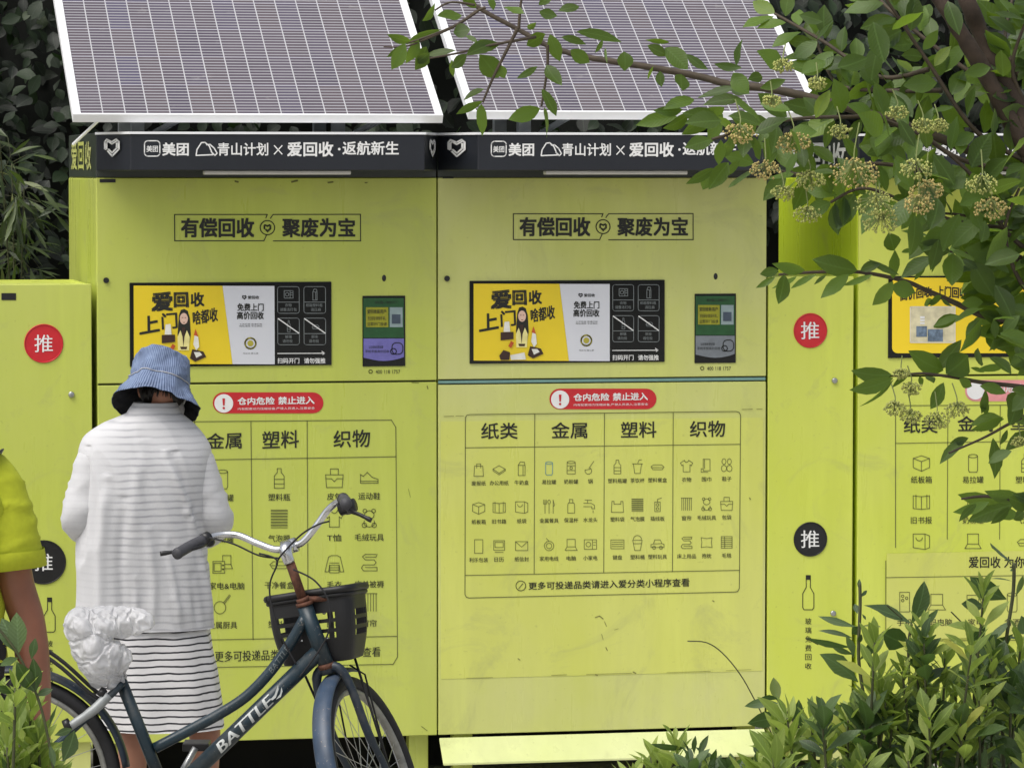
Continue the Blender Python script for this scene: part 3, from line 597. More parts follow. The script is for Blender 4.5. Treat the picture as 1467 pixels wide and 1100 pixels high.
# ------------------------------------------------------------------ glass bins
def glass_bin(x0, x1, ztop, zbot, label, mat, cx, r1, r2, bot, lockp, plate):
    t = thing('glass_bin', label, 'glass bin', ((x0+x1)/2, .3, 0), 'glass collection bins beside the machines')
    b = MB(); b.box((x0+.004, .016, zbot+.03), (x1-.004, .65, ztop)); b.build('cabinet', M_lime3, t, bevel=.004)
    b = MB(); b.box((x0, -.003, zbot), (x1, .015, ztop+.002)); dr = b.build('door', mat, t, bevel=.003)
    for lx in (x0+.04, x1-.04):
        b = MB(); b.box((lx-.025, .06, 0), (lx+.025, .12, zbot+.03)); b.build('leg', M_lime1, t)
    b = MB(); b.box((x0+.01, .02, .03), (x1-.01, .04, zbot+.03)); b.build('plinth', M_lime2, t)
    def flap(cy, r, mat, nm):
        c = at(cx, cy, 0); rad = r/413
        m = Marks(lambda a, q: V((c.x+a, -.0045, c.z-q))); m.disc(0, 0, rad, 40); f = m.build(nm, mat, dr)
        m = MB(); m.torus(c+V((0, -.005, 0)), (0, 1, 0), rad, .0022, 40, 6, (1, 0, 0)); m.build('rim', mat, f, True)
        m = Marks(facade(-.0058)); m.text('推', cx-13, cy-12.5, cx+13, cy+12.5, .006); m.build('push_lettering', M_white, f)
    flap(r1[0], r1[1], M_red, 'red_flap'); flap(r2[0], r2[1], M_black, 'black_flap')
    m = Marks(facade(-.0045)); bx, y0 = bot
    m.line([(bx-3, y0), (bx+3, y0), (bx+3, y0+17), (bx+8, y0+26), (bx+8, y0+46), (bx+6, y0+49), (bx-6, y0+49), (bx-8, y0+46), (bx-8, y0+26), (bx-3, y0+17), (bx-3, y0)], 1.1); m.rect(bx-3, y0, bx+3, y0+6)
    for k, ch in enumerate('玻璃免费回收'): m.text(ch, bx-4.5, y0+61+k*12.8, bx+4.5, y0+70+k*12.8, .008)
    m.build('bottle_lettering', M_ink, dr)
    for lp in lockp:
        c = at(*lp, 0); m = MB(); m.tube([c+V((0, -.002, 0)), c+V((0, -.010, 0)), c+V((0, -.012, 0))], [.0105, .0105, .007], 16); m.build('lock', M_steel, dr, True)
    if plate: m = Marks(facade(-.0045)); m.rect(*plate); m.build('name_plate', M_black, dr)
    return t
zt = at(131, 407.5, 0).z
glass_bin(-.352, -.017, zt, .17, 'lime glass bin with a red push flap, left of the row of machines', M_lime1, 62.5, (492, 27), (805, 31), (71, 856), [(102, 565)], (2, 420, 23, 430))
glass_bin(2.405, 2.722, at(1160, 397, 0).z, at(1160, 1029, 0).z, 'lime glass bin with a bottle drawing, between the faded and the bright machine', M_lime3, 1160.5, (473.5, 25), (772, 25), (1158, 824), [(1195, 545), (1193, 878)], None)

# ------------------------------------------------------------------ solar panels
def cellmat():
    n = N('solar_cells'); uv = n.n('ShaderNodeUVMap'); sx = n.n('ShaderNodeSeparateXYZ'); n.l(uv.outputs[0], sx.inputs[0])
    u, v = sx.outputs[0], sx.outputs[1]
    fu = n.math('FRACT', u); fv = n.math('FRACT', v); fw = n.math('FRACT', n.math('MULTIPLY', v, 10))
    lu = n.math('LESS_THAN', n.math('ABSOLUTE', n.math('SUBTRACT', fu, .5)), .474)
    lv = n.math('LESS_THAN', n.math('ABSOLUTE', n.math('SUBTRACT', fv, .5)), .488)
    lw = n.math('GREATER_THAN', n.math('ABSOLUTE', n.math('SUBTRACT', fw, .5)), .34)
    fl = n.n('ShaderNodeCombineXYZ'); n.l(n.math('FLOOR', u), fl.inputs[0]); n.l(n.math('FLOOR', v), fl.inputs[1])
    wn = n.n('ShaderNodeTexWhiteNoise'); n.l(fl.outputs[0], wn.inputs['Vector'])
    cellc = n.ramp(wn.outputs['Value'], [(0, srgb(64, 57, 70)), (.5, srgb(80, 70, 72)), (1, srgb(70, 66, 88))])
    cellc = n.mix(n.math('MULTIPLY', n.noise(26, 4, .7), .35), cellc, srgb(104, 92, 104))
    c = n.mix(lw, cellc, srgb(150, 148, 152))
    c = n.mix(lu, srgb(180, 179, 182), c); c = n.mix(lv, srgb(168, 166, 174), c)
    dust = n.ramp(n.noise(8, 7, .75), [(.62, K1), (.8, W1)])
    n.set(n.mix(n.math('MULTIPLY', dust, .35), c, srgb(190, 188, 180)), .18, 0, Coat_Weight=.2, Coat_Roughness=.1); return n.m
M_cell = cellmat()
TILT = .5237; PY = -.25; ULEN = .905
def solar(xl, xr, z0, label):
    t = thing('solar_panel', label, 'solar panel', ((xl+xr)/2, .2, z0), 'solar panels above the machines')
    du = V((0, cos(TILT), sin(TILT))); dn = V((0, -sin(TILT), cos(TILT))); o = V((xl, PY, z0)); wd = xr-xl; ex = V((1, 0, 0))
    fr = Matrix((ex, du, dn)).transposed().to_4x4(); fr.translation = o; th = .03; e = .026
    f = MB()
    f.box((0, 0, -th), (wd, e*.35, .002), fr); f.box((0, ULEN-e*.35, -th), (wd, ULEN, .002), fr); f.box((0, e*.35, -th), (e*1.05, ULEN-e*.35, .002), fr); f.box((wd-e, e*.35, -th), (wd, ULEN-e*.35, .002), fr)
    f.build('frame', M_alu, t, bevel=.0015)
    g = MB(); A = [(e, e*.35), (wd-e, e*.35), (wd-e, ULEN-e*.35), (e, ULEN-e*.35)]
    q = [o+ex*a+du*b-dn*.001 for a, b in A]
    nx, ny = 16, 4.35
    g.add(q, [(0, 1, 2, 3)], [(0, 0), (nx, 0), (nx, ny), (0, ny)]); g.build('cell_sheet', M_cell, t)
    g = MB(); g.add([p-dn*.01 for p in q], [(3, 2, 1, 0)]); g.build('back_sheet', M_paper, t)
    for fx in (.19, .74):
        for y, top in ((-.02, True), (.42, True)):
            x = xl+wd*fx; zp = z0+(y-PY)*math.tan(TILT)-.04
            b = MB(); b.box((x-.022, y-.02, Z_BLK-.02), (x+.022, y+.02, zp)); b.build('post', M_galv, t)
    for fx in (.19, .74):
        x = xl+wd*fx; b = MB(); b.tube([(x+.06, -.03, Z_BLK+.0), (x+.15, -.2, z0-.0)], .012, 8); b.build('brace', M_galv, t)
    return t
s1 = at(104.5, 164.5, PY); s1r = at(635, 166, PY)
p1 = solar(s1.x, s1r.x, s1.z, 'tilted solar panel above the machine behind the person')
s2 = at(671.5, 160.5, PY); s2r = at(1178, 155, PY)
p2 = solar(s2.x, s2r.x, s2.z, 'tilted solar panel above the faded machine, crossed by leafy twigs')
b = MB(); b.tube([at(105, 207, -.03), at(142, 172, -.2)], .0055, 8); b.build('stay_rod', M_alu, p1)
#--MORE--
# ------------------------------------------------------------------ people
def smooth_path(pts, n):
    pts = [V(p) for p in pts]; out = []
    m = len(pts)-1
    for i in range(n+1):
        t = i/n*m; k = min(int(t), m-1); u = t-k
        p0, p1, p2, p3 = pts[max(k-1, 0)], pts[k], pts[k+1], pts[min(k+2, m)]
        out.append(.5*((2*p1)+(p2-p0)*u+(2*p0-5*p1+4*p2-p3)*u*u+(3*p1-p0-3*p2+p3)*u**3))
    return out
def interp(tab, n):                            # rows of numbers, resampled smoothly
    k = len(tab[0]); rows = []
    cols = [smooth_path([(r[i], 0, 0) for r in tab], n) for i in range(k)]
    return [[cols[i][j].x for i in range(k)] for j in range(n+1)]
def skin_mesh(name, verts, edges, mat, parent, root=0, sub=2):
    me = bpy.data.meshes.new(name); off = root_loc(parent)
    me.from_pydata([V(v[0])-off for v in verts], edges, [])
    o = bpy.data.objects.new(name, me); COL.objects.link(o)
    sm = o.modifiers.new('skin', 'SKIN'); sm.use_smooth_shade = True; sm.branch_smoothing = .4
    for i, v in enumerate(verts):
        r = v[1] if isinstance(v[1], tuple) else (v[1], v[1]); me.skin_vertices[0].data[i].radius = r
        me.skin_vertices[0].data[i].use_root = (i == root)
    ss = o.modifiers.new('sub', 'SUBSURF'); ss.levels = sub; ss.render_levels = sub
    dg = bpy.context.evaluated_depsgraph_get(); dg.update()
    nm = bpy.data.meshes.new_from_object(o.evaluated_get(dg)); o.modifiers.clear(); o.data = nm; bpy.data.meshes.remove(me)
    nm.name = name; nm.materials.clear(); nm.materials.append(mat)
    nm.polygons.foreach_set('use_smooth', [True]*len(nm.polygons)); o.parent = parent
    return o
class Skel:
    def __init__(s): s.v = []; s.e = []
    def add(s, p, r, par=None):
        s.v.append((V(p), r))
        if par is not None: s.e.append((par, len(s.v)-1))
        return len(s.v)-1
    def hand(s, wrist, d, side, palm_n, par):
        """a relaxed hand: palm and five separate fingers; d along the fingers, side towards the thumb"""
        d = V(d).normalized(); side = (V(side)-d*V(side).dot(d)).normalized(); pn = V(palm_n).normalized(); w = V(wrist)
        p = s.add(w+d*.045, (.036, .017), par); q = s.add(w+d*.078, (.038, .015), p)
        for k, (o, L) in enumerate(((.027, .070), (.009, .080), (-.009, .074), (-.027, .058))):
            b = w+d*.092+side*o; a = q; dd = d.copy()
            for j, f in enumerate((.12, .42, .32, .26)):
                a = s.add(b, .0092-.0008*j, a); dd = (dd+pn*.24).normalized(); b = b+dd*L*f
            s.add(b, .0066, a)
        t = s.add(w+d*.040+side*.040+pn*.006, .011, p); t2 = s.add(w+d*.070+side*.056+pn*.018, .0098, t); s.add(w+d*.095+side*.058+pn*.030, .008, t2)
def head(mb_name, c, fwd, mat, parent, sc=1.0):
    """head with brow, nose, lips, chin and eye sockets; fwd is where the face points"""
    fwd = V(fwd).normalized(); rt = fwd.cross(V((0, 0, 1))).normalized(); up = rt.cross(fwd)
    nu, nv = 40, 32; rg = []
    for j in range(nv+1):
        th = pi*(j/nv)*.996+.006; ring = []
        for i in range(nu):
            a = 2*pi*i/nu; x, y, z = sin(th)*cos(a), sin(th)*sin(a), cos(th)     # y towards the face
            p = V((x*.074, y*.094, z*.112))
            if z < 0: p.x *= 1+.30*z; p.y += .012*-z if y > 0 else .02*z*-1*y
            if y > 0:
                g = lambda cx, cz, sx, sz: math.exp(-((x-cx)/sx)**2-((z-cz)/sz)**2)
                p.y += .024*g(0, -.16, .16, .20) + .012*g(0, -.10, .10, .12) + .006*g(0, -.50, .3, .07) + .010*g(0, -.85, .4, .14) + .005*g(0, .25, .6, .1)
                p.y -= .010*(g(.40, .06, .2, .12)+g(-.40, .06, .2, .12))
            ring.append(V(c)+(rt*p.x+fwd*p.y+up*p.z)*sc)
        rg.append(ring)
    m = MB(); m.rings(rg)
    for s_ in (1, -1):
        m.ball(V(c)+(rt*s_*.076-fwd*.006-up*.004)*sc, (.010*sc, .018*sc, .030*sc), 10, 8)
    return m.build(mb_name, mat, parent, True)

def cardmat(name, base, stripe_c, period, th, strength, mask=False):
    n = N(name); tc = n.n('ShaderNodeTexCoord'); sp = n.n('ShaderNodeSeparateXYZ'); n.l(tc.outputs['Object'], sp.inputs[0])
    wob = n.noise(7, 3, .5)
    z = n.math('ADD', sp.outputs[2], n.math('MULTIPLY', wob, .022))
    fr = n.math('FRACT', n.math('DIVIDE', z, period)); d = n.math('ABSOLUTE', n.math('SUBTRACT', fr, .5))
    e = th*1.8 if mask else th*1.25
    st = n.ramp(d, [(max(th*.3, .001), W1), (e, K1)]) if mask else n.ramp(d, [(th*.8, W1), (e, K1)])
    fac = n.math('MULTIPLY', st, strength)
    if mask:
        fac = n.math('MULTIPLY', fac, n.ramp(n.noise(4.5, 3, .6, (1, 1, .7)), [(.34, (.25, .25, .25, 1)), (.6, W1)]))
        ax = n.math('ABSOLUTE', n.math('ADD', sp.outputs[0], .0))
        fac = n.math('MULTIPLY', fac, n.ramp(ax, [(.13, W1), (.20, (.12, .12, .12, 1))]))
        fac = n.math('MULTIPLY', fac, n.ramp(sp.outputs[2], [(.0, W1), (1.0, W1)]))
    weave = n.noise(420, 2, .6)
    b2 = n.mix(n.math('MULTIPLY', weave, .35), base, tuple(x*.8 for x in base[:3])+(1,))
    n.set(n.mix(fac, b2, stripe_c), .85, 0, Sheen_Weight=.1); n.bump(n.noise(150, 4, .7, (1, 1, 1.6)), .4, .003); return n.m
def cloth_loft(rows, n, seg, Yc, folds, hem=None):
    """rows: py, left px, right px, half depth, forward shift"""
    out = []
    for i, (py, xl, xr, dp, ys) in enumerate(interp(rows, n)):
        L = at(xl, py, Yc+ys); Rr = at(xr, py, Yc+ys); c = (L+Rr)/2; hw = (Rr-L).length/2; ring = []
        for k in range(seg):
            a = 2*pi*k/seg; ca, sa = cos(a), sin(a)
            e = lambda x: math.copysign(abs(x)**.86, x)
            p = c + V((e(ca)*hw, e(sa)*dp, 0)); d = V((ca, sa, 0))
            ring.append(p+d*folds(a, i/n, p))
        out.append(ring)
    return out
PX = -1.25
t = thing('person', 'person seen from behind in a blue bucket hat, white cardigan and striped dress', 'person', at(228, 900, PX)*1.0, 'people at the machines')
t.location.z = 0
P1 = t
sk = Skel(); A = lambda x, y, dy=0: at(x, y, PX+dy)
pel = sk.add(A(226, 850), (.13, .10))
sp1 = sk.add(A(226, 780), (.115, .085), pel); sp2 = sk.add(A(224, 700), (.13, .09), sp1); sp3 = sk.add(A(226, 640, .01), (.10, .08), sp2)
nk = sk.add(A(232, 598, .03), .05, sp3); nk2 = sk.add(A(237, 576, .05), .047, nk); sk.add(A(238, 556, .075), .06, nk2)
for sx, sh, el, wr in ((-1, (142, 632), (110, 736), (160, 775)), (1, (286, 644), (316, 746), (276, 772))):
    a = sk.add(A(*sh), .038, sp3); a = sk.add(A(*el), .034, a); wv = A(*wr, .24); a = sk.add(wv, .026, a)
    sk.hand(wv, V((-sx*.35, .9, .15)), V((-sx*.5, 0, .8)), V((-sx*.7, .1, .3)), a)
for sx, hx, kx, ax_ in ((-1, 192, 190, 190), (1, 264, 290, 294)):
    a = sk.add(A(hx, 880), .085, pel); a = sk.add(A(kx, 1000), .060, a)
    cv = A(ax_, 1060, -.015); a = sk.add(cv, .054, a); an = A(ax_, 1060); an.z = .09; a = sk.add(an, .034, a)
    f = sk.add(an+V((0, .05, -.055)), (.040, .030), a); sk.add(an+V((0, .15, -.068)), (.036, .018), f)
skin_mesh('body', sk.v, sk.e, M_skin, t)
M_card = cardmat('white_sheer_knit', (.58, .58, .59, 1), (.22, .22, .25, 1), .0224, .13, .70, True)
M_dress = cardmat('striped_jersey', (.70, .69, .69, 1), (.018, .018, .024, 1), .0222, .125, 1.0)
def FO(pts, am, wd_): return ([(A(*p_).x, A(*p_).z) for p_ in pts], am, wd_)
FOLDS = [FO([(232, 655), (262, 720), (284, 800), (296, 895)], .016, .011), FO([(246, 655), (276, 720), (296, 790)], -.012, .013), FO([(150, 690), (140, 780), (138, 895)], .014, .016), FO([(172, 720), (166, 800), (170, 895)], -.010, .016), FO([(206, 760), (214, 830), (212, 895)], .010, .014), FO([(232, 780), (244, 840), (250, 895)], .011, .012),
         FO([(124, 650), (118, 720), (116, 790)], -.012, .010), FO([(188, 830), (190, 895)], .009, .010), FO([(268, 830), (276, 895)], -.010, .010), FO([(200, 640), (188, 700), (186, 760)], .008, .020)]
def f_card(a, v, p):
    q = p*1.0
    f = .012*noise.noise(V((q.x*5, q.y*5, q.z*3.2))) + .006*noise.noise(V((q.x*14+3+q.z*3, q.y*14, q.z*3)))
    crease = .011*(1-abs(noise.noise(V((q.x*9+q.z*2.5, q.y*9, q.z*2-3))))*2)**3 if v < .92 else 0
    for pl, am, wd_ in FOLDS:
        for (x0, z0), (x1, z1) in zip(pl, pl[1:]):
            if min(z0, z1)-.03 < q.z < max(z0, z1)+.03 and q.y < PX+.03:
                u = max(0, min(1, (q.z-z0)/(z1-z0))); dx = q.x-(x0+(x1-x0)*u); f += am*math.exp(-(dx/wd_)**2)*min(1, max(0, (min(abs(q.z-pl[0][1]), abs(q.z-pl[-1][1]))+.02)/.08)); break
    return f*(1-.6*v)+ crease*(1-v)**.4*.6
rows = [(899,107,304,.128,0), (893,105,303,.128,0), (860,108,300,.13,0), (800,110,297,.13,0), (740,112,297,.128,0), (700,112,300,.124,0), (665,112,302,.116,.0), (642,113,301,.108,.005), (624,122,292,.099,.01), (608,144,279,.090,.015), (598,166,268,.080,.02), (591,181,260,.072,.022), (585,188,256,.066,.026)]
m = MB(); rg = cloth_loft(rows, 130, 220, PX, f_card); m.rings(rg, cap=(False, False)); cd = m.build('cardigan', M_card, t, True)
m = MB(); rg = cloth_loft([(597,178,262,.080,.020), (588,183,259,.072,.024), (578,190,254,.065,.028), (576,192,253,.062,.030), (579,194,251,.059,.030), (590,190,254,.062,.026)], 24, 60, PX, lambda a, v, p: .0015*noise.noise(p*12)); m.rings(rg, cap=(False, False)); m.build('collar', M_card, cd, True)
def sleeve(path, rad, nm, fold=.006):
    pp = smooth_path(path, 44); rr = [r.x for r in smooth_path([(r, 0, 0) for r in rad], 44)]
    m = MB(); m.tube(pp, rr, 36, cap=False); c = {}
    for i, p in enumerate(m.v):
        ctr = pp[i//36]; d = (p-ctr).normalized()
        el = math.exp(-((i//36)/44-.52)**2/.04)
        m.v[i] = p+d*(fold*.6*noise.noise(V((p.x*7, p.y*7, p.z*9)))+fold*(.35+.8*el)*(1-abs(noise.noise(V((p.x*5+p.z*10, p.y*6, p.z*17-p.x*6))))*2.4)**3)
    return m
m = sleeve([A(176,634), A(158,640), A(140,660), A(127,700), A(115,738), A(118,752,.07), A(140,765,.16), A(156,772,.22)], [.040,.056,.064,.064,.060,.054,.046,.040], 's', .006); m.build('sleeve', M_card, cd, True)
m = sleeve([A(246,638), A(266,644), A(281,666), A(292,706), A(305,742), A(302,756,.07), A(288,766,.16), A(278,771,.22)], [.040,.056,.062,.063,.060,.054,.046,.040], 's', .006); m.build('sleeve', M_card, cd, True)
def f_dress(a, v, p): return (.004+.010*v)*(noise.noise(V((cos(a)*2.2, sin(a)*2.2, p.z*1.4)))*1.4 + .5*sin(a*9+noise.noise(V((0, 0, p.z*3)))*2)) + .004*noise.noise(p*11)
m = MB(); rg = cloth_loft([(1041,151,321,.150,0), (1036,150,320,.148,0), (1000,143,316,.14,0), (950,130,308,.13,0), (900,121,300,.116,0), (880,122,298,.104,0), (862,124,296,.094,0)], 80, 120, PX, f_dress); m.rings(rg, cap=(False, True)); m.build('dress', M_dress, t, True)
HC = A(233, 557, .075)
fw = V((.10, .80, -.60)).normalized(); hd = head('head', HC, fw, M_skin, t, .93)
rtv = fw.cross(V((0, 0, 1))).normalized(); upv = rtv.cross(fw)
m = MB(); FR = Matrix((rtv, fw, upv)).transposed().to_4x4(); m.ball(HC-fw*.012+upv*.012, (.079, .092, .098), 28, 20, FR)
for k in range(90):
    a = random.uniform(-1.0, 1.0); b = HC+rtv*.074*sin(a)-fw*(.080*cos(a))-upv*.025; e = b-upv*random.uniform(.035, .065)+rtv*random.uniform(-.008, .008)-fw*.006
    m.tube([b, (b+e)/2-fw*.005, e], [.004, .0035, .001], 4)
m.build('hair', M_hair, t, True)
# bucket hat
def hatmat():
    n = N('blue_denim_cord'); tc = n.n('ShaderNodeUVMap'); sx = n.n('ShaderNodeSeparateXYZ'); n.l(tc.outputs[0], sx.inputs[0])
    st = n.math('SINE', n.math('MULTIPLY', sx.outputs[0], 2*pi*95)); st = n.ramp(n.math('MULTIPLY_ADD', st, .5, .5), [(.2, K1), (.8, W1)])
    a = n.noise(14, 6, .7); c = n.ramp(a, [(.32, srgb(44, 58, 86)), (.46, srgb(70, 86, 116)), (.62, srgb(94, 112, 142)), (.74, srgb(134, 148, 170))])
    n.set(n.mix(n.math('MULTIPLY', st, .35), c, srgb(170, 184, 212)), .9); n.bump(a, .35, .006); return n.m
M_hat = hatmat(); M_hatin = plain('hat_lining', srgb(22, 24, 32), .9, var=.2)
up = V((.25, .42, 1)).normalized(); e1 = up.cross(V((0, 1, 0))).normalized(); e2 = up.cross(e1)*-1
prof = [(.002, .100), (.03, .1005), (.055, .099), (.074, .094), (.083, .086), (.086, .078), (.089, .055), (.093, .025), (.096, .004), (.098, -.004), (.106, -.020), (.118, -.040), (.131, -.060), (.143, -.077), (.1435, -.080)]
HB = A(226, 548, .05)
def hat_pt(r, h, a, off=0):
    wv = .011*noise.noise(V((cos(a)*1.6, sin(a)*1.6, h*14)))*(.3+r/.1)+.0045*(1-abs(noise.noise(V((cos(a)*2.4+h*9, sin(a)*2.4, h*26))))*2.2)**3 + .003*noise.noise(V((cos(a)*4, sin(a)*4, h*40)))
    return HB + e1*cos(a)*(r+wv+off) + e2*sin(a)*(r+wv+off)*1.08 + up*(h + .008*noise.noise(V((cos(a)*1.3+5, sin(a)*1.3, 0)))*(r/.14) + .006*noise.noise(V((r*30*cos(a), r*30*sin(a), 3))))
def hat_surface(prof, off, name, mat, par):
    m = MB(); ns = 96; vs = []; uv = []; pr = interp(prof, 56)
    for r, h in pr:
        for k in range(ns+1): a = 2*pi*k/ns; vs.append(hat_pt(r, h, a, off)); uv.append((k/ns, h))
    fs = [(i*(ns+1)+k, i*(ns+1)+k+1, (i+1)*(ns+1)+k+1, (i+1)*(ns+1)+k) for i in range(len(pr)-1) for k in range(ns)]
    m.add(vs, fs, uv); return m.build(name, mat, par, True)
ht = hat_surface(prof, 0, 'bucket_hat', M_hat, t); hat_surface(prof, -.0025, 'hat_lining', M_hatin, ht)
m = MB(); m.tube([hat_pt(.0975, 0, 2*pi*k/60, .0012) for k in range(61)], .0018, 6, cap=False); m.build('crown_seam', M_hat, ht, True)
q = HC+fw*.05-upv*.045
m.ball(q, (.070, .050, .050), 20, 14, FR); mk_ = m.build('face_mask', plain('mask_white', srgb(226, 226, 228), .8, var=.03), t, True)
m = MB(); m.tube([HC+rtv*.064+fw*.03-upv*.04, HC+rtv*.083-fw*.004-upv*.02, HC+rtv*.080-fw*.012+upv*.01], .004, 6); m.build('ear_loop', M_white, mk_, True)

# ---- person at the left edge
PY2 = -3.3
t = thing('person', 'person in a yellow shirt at the edge of the picture, tanned bare arm hanging down', 'person', (at(-70, 900, PY2).x, PY2, 0), 'people at the machines')
B = lambda x, y, dy=0: at(x, y, PY2+dy)
sk = Skel(); pel = sk.add(B(-80, 960), (.15, .11)); a = sk.add(B(-80, 860), (.14, .1), pel); ch = sk.add(B(-80, 740), (.15, .10), a); up3 = sk.add(B(-80, 680), (.11, .085), ch)
a = sk.add(B(-80, 630), .055, up3); sk.add(B(-78, 590, .02), .06, a)
a = sk.add(B(-4, 690), .056, up3); a = sk.add(B(10, 770), .057, a); a = sk.add(B(22, 840), .054, a); a = sk.add(B(35, 872), .050, a); a = sk.add(B(41, 892), .049, a); a = sk.add(B(45, 930), .051, a); a = sk.add(B(52, 985, .01), .043, a); wv = B(58, 1050, .03); a = sk.add(wv, .030, a)
sk.hand(wv, V((.06, .10, -1)), V((-.2, 1, 0)), V((-1, 0, 0)), a)
a = sk.add(B(-156, 690), .056, up3); a = sk.add(B(-190, 860), .046, a); wl = B(-175, 1010, .08); a = sk.add(wl, .03, a); sk.hand(wl, V((.1, .3, -1)), V((0, 1, 0)), V((1, 0, 0)), a)
for hx in (-120, -40):
    a = sk.add(B(hx, 1010), .09, pel); kn = B(hx, 1150); a = sk.add(kn, .065, a); an = B(hx, 1150); an.z = .09; a = sk.add(an, .038, a); f = sk.add(an+V((.02, .05, -.05)), (.042, .03), a); sk.add(an+V((.06, .15, -.066)), (.036, .018), f)
skin_mesh('body', sk.v, sk.e, M_tan, t)
def f_sh(a, v, p): return .012*noise.noise(V((p.x*6, p.y*6, p.z*5))) + .016*(1-abs(noise.noise(V((p.x*8+p.z*6, p.y*8, p.z*4))))*2)**3
m = MB(); rg = cloth_loft([(945,-165,2,.15,0), (900,-162,0,.15,0), (820,-158,-2,.145,0), (740,-156,2,.14,0), (700,-152,0,.13,0), (676,-142,-14,.115,0), (662,-122,-34,.10,.01), (650,-106,-54,.09,.015), (642,-102,-58,.085,.02)], 60, 80, PY2, f_sh); m.rings(rg, cap=(False, False)); sh = m.build('shirt', M_ylw_cloth, t, True)
m = sleeve([B(-40,672), B(-20,684), B(-6,712), B(3,750), B(9,790), B(12,812)], [.055,.074,.082,.086,.089,.093], 's', .008); m.build('sleeve', M_ylw_cloth, sh, True)
m = MB(); rg = []
pp = [B(12, 788), B(14, 812), B(14, 813), B(13, 800)]; rr = [.095, .0985, .092, .088]
m.tube(pp, rr, 40, cap=False); 
for i, p in enumerate(m.v): m.v[i] = p+V((0, 0, 1))*.006*noise.noise(p*7)
m.build('sleeve_cuff', M_ylw_cloth, sh, True)
m = sleeve([B(-130,662), B(-152,690), B(-164,740), B(-172,800)], [.07,.083,.085,.088], 's', .009); m.build('sleeve', M_ylw_cloth, sh, True)
m = MB(); rg = cloth_loft([(1010,-168,4,.15,0), (960,-166,8,.152,0), (915,-160,8,.15,0), (893,-158,6,.145,0)], 20, 60, PY2, lambda a, v, p: .006*noise.noise(p*9)); m.rings(rg, cap=(True, False))
for hx in (-120, -40):
    k0 = B(hx, 1000); k1 = B(hx, 1150); k2 = k1.copy(); k2.z = .10
    m.tube(smooth_path([k0, (k0+k1)/2, k1, k2], 20), [.115-.045*i/20 for i in range(21)], 24)
m.build('trousers', M_trouser, t, True)
for hx in (-120, -40):
    an = B(hx, 1150); m = MB(); m.ball((an.x+.03, an.y+.07, .045), (.05, .14, .045), 18, 12); m.build('shoe', M_black, t, True)
hc = B(-78, 560, .03); head('head', hc, V((.25, .95, -.1)), M_tan, t)
m = MB(); m.ball(hc+V((-.008, -.022, .02)), (.086, .094, .105), 24, 18); m.build('hair', M_hair, t, True)
m = MB(); m.tube(smooth_path([B(-120, 800, -.15), B(-70, 700, -.135), B(-10, 655, -.07), B(0, 648, .0), B(-14, 668, .09), B(-80, 760, .15)], 30), [.013]*31, 10, flat=.3); m.build('shoulder_strap', M_black, t, True)

# ------------------------------------------------------------------ bicycle
hB = cR.copy(); nB = V((sin(YAW), cos(YAW), 0)); UP = V((0, 0, 1)); p0B = at(300, 1000, -2.0)
def Pb(x, y, k=0): return on_plane(x, y, p0B, nB)+nB*k
rear = Pb(20, 1120)
t = thing('bicycle', 'dark teal step-through bicycle with a black front basket and silver lettering', 'bicycle', (Pb(280, 1000).x, Pb(280, 1000).y, 0))
BK = t
A0 = Pb(410, 792); A1 = Pb(466, 950); sA = (A0-A1).normalized()
f0 = (hB-sA*hB.dot(sA)).normalized(); lf = sA.cross(f0); STE = R(73)
fS = f0*cos(STE)+lf*sin(STE); rS = fS.cross(sA)
hub = A1-sA*.387+fS*.045
hub.z = max(hub.z, rear.z); RW = .322
def ST(r, f, s, o=None): return (o or A0)+rS*r+fS*f+sA*s
# frame
fm = MB()
def tub(path, r, n=14): fm.tube(smooth_path(path, 24) if len(path) > 2 else path, r, n)
tub([Pb(168, 962), Pb(240, 1142)], .0185); tub([Pb(456, 934), Pb(240, 1142)], .0245)
tub([Pb(437, 884), Pb(414, 924), Pb(387, 962), Pb(353, 997), Pb(315, 1022), Pb(276, 1043), Pb(222, 1071)], .0165)
tub([Pb(436, 866), Pb(468, 953)], .0235, 18)
bb = Pb(240, 1142); fm.tube([bb-nB*.036, bb+nB*.036], .022, 16)
for k in (-.055, .055):
    tub([Pb(176, 978, k*.35), Pb(150, 1003, k), Pb(90, 1058, k), rear+nB*k], .010, 10); tub([bb+nB*k*.6, rear+nB*k], .011, 10)
frm = fm.build('frame', M_frame, t, True)
m = MB(); m.tube([Pb(435.5, 862), Pb(437, 867)], .026, 18); m.tube([Pb(467, 950), Pb(469, 957)], .026, 18); m.tube([Pb(433, 856), Pb(435.5, 862)], .020, 16); m.build('headset_cups', M_rust, frm, True)
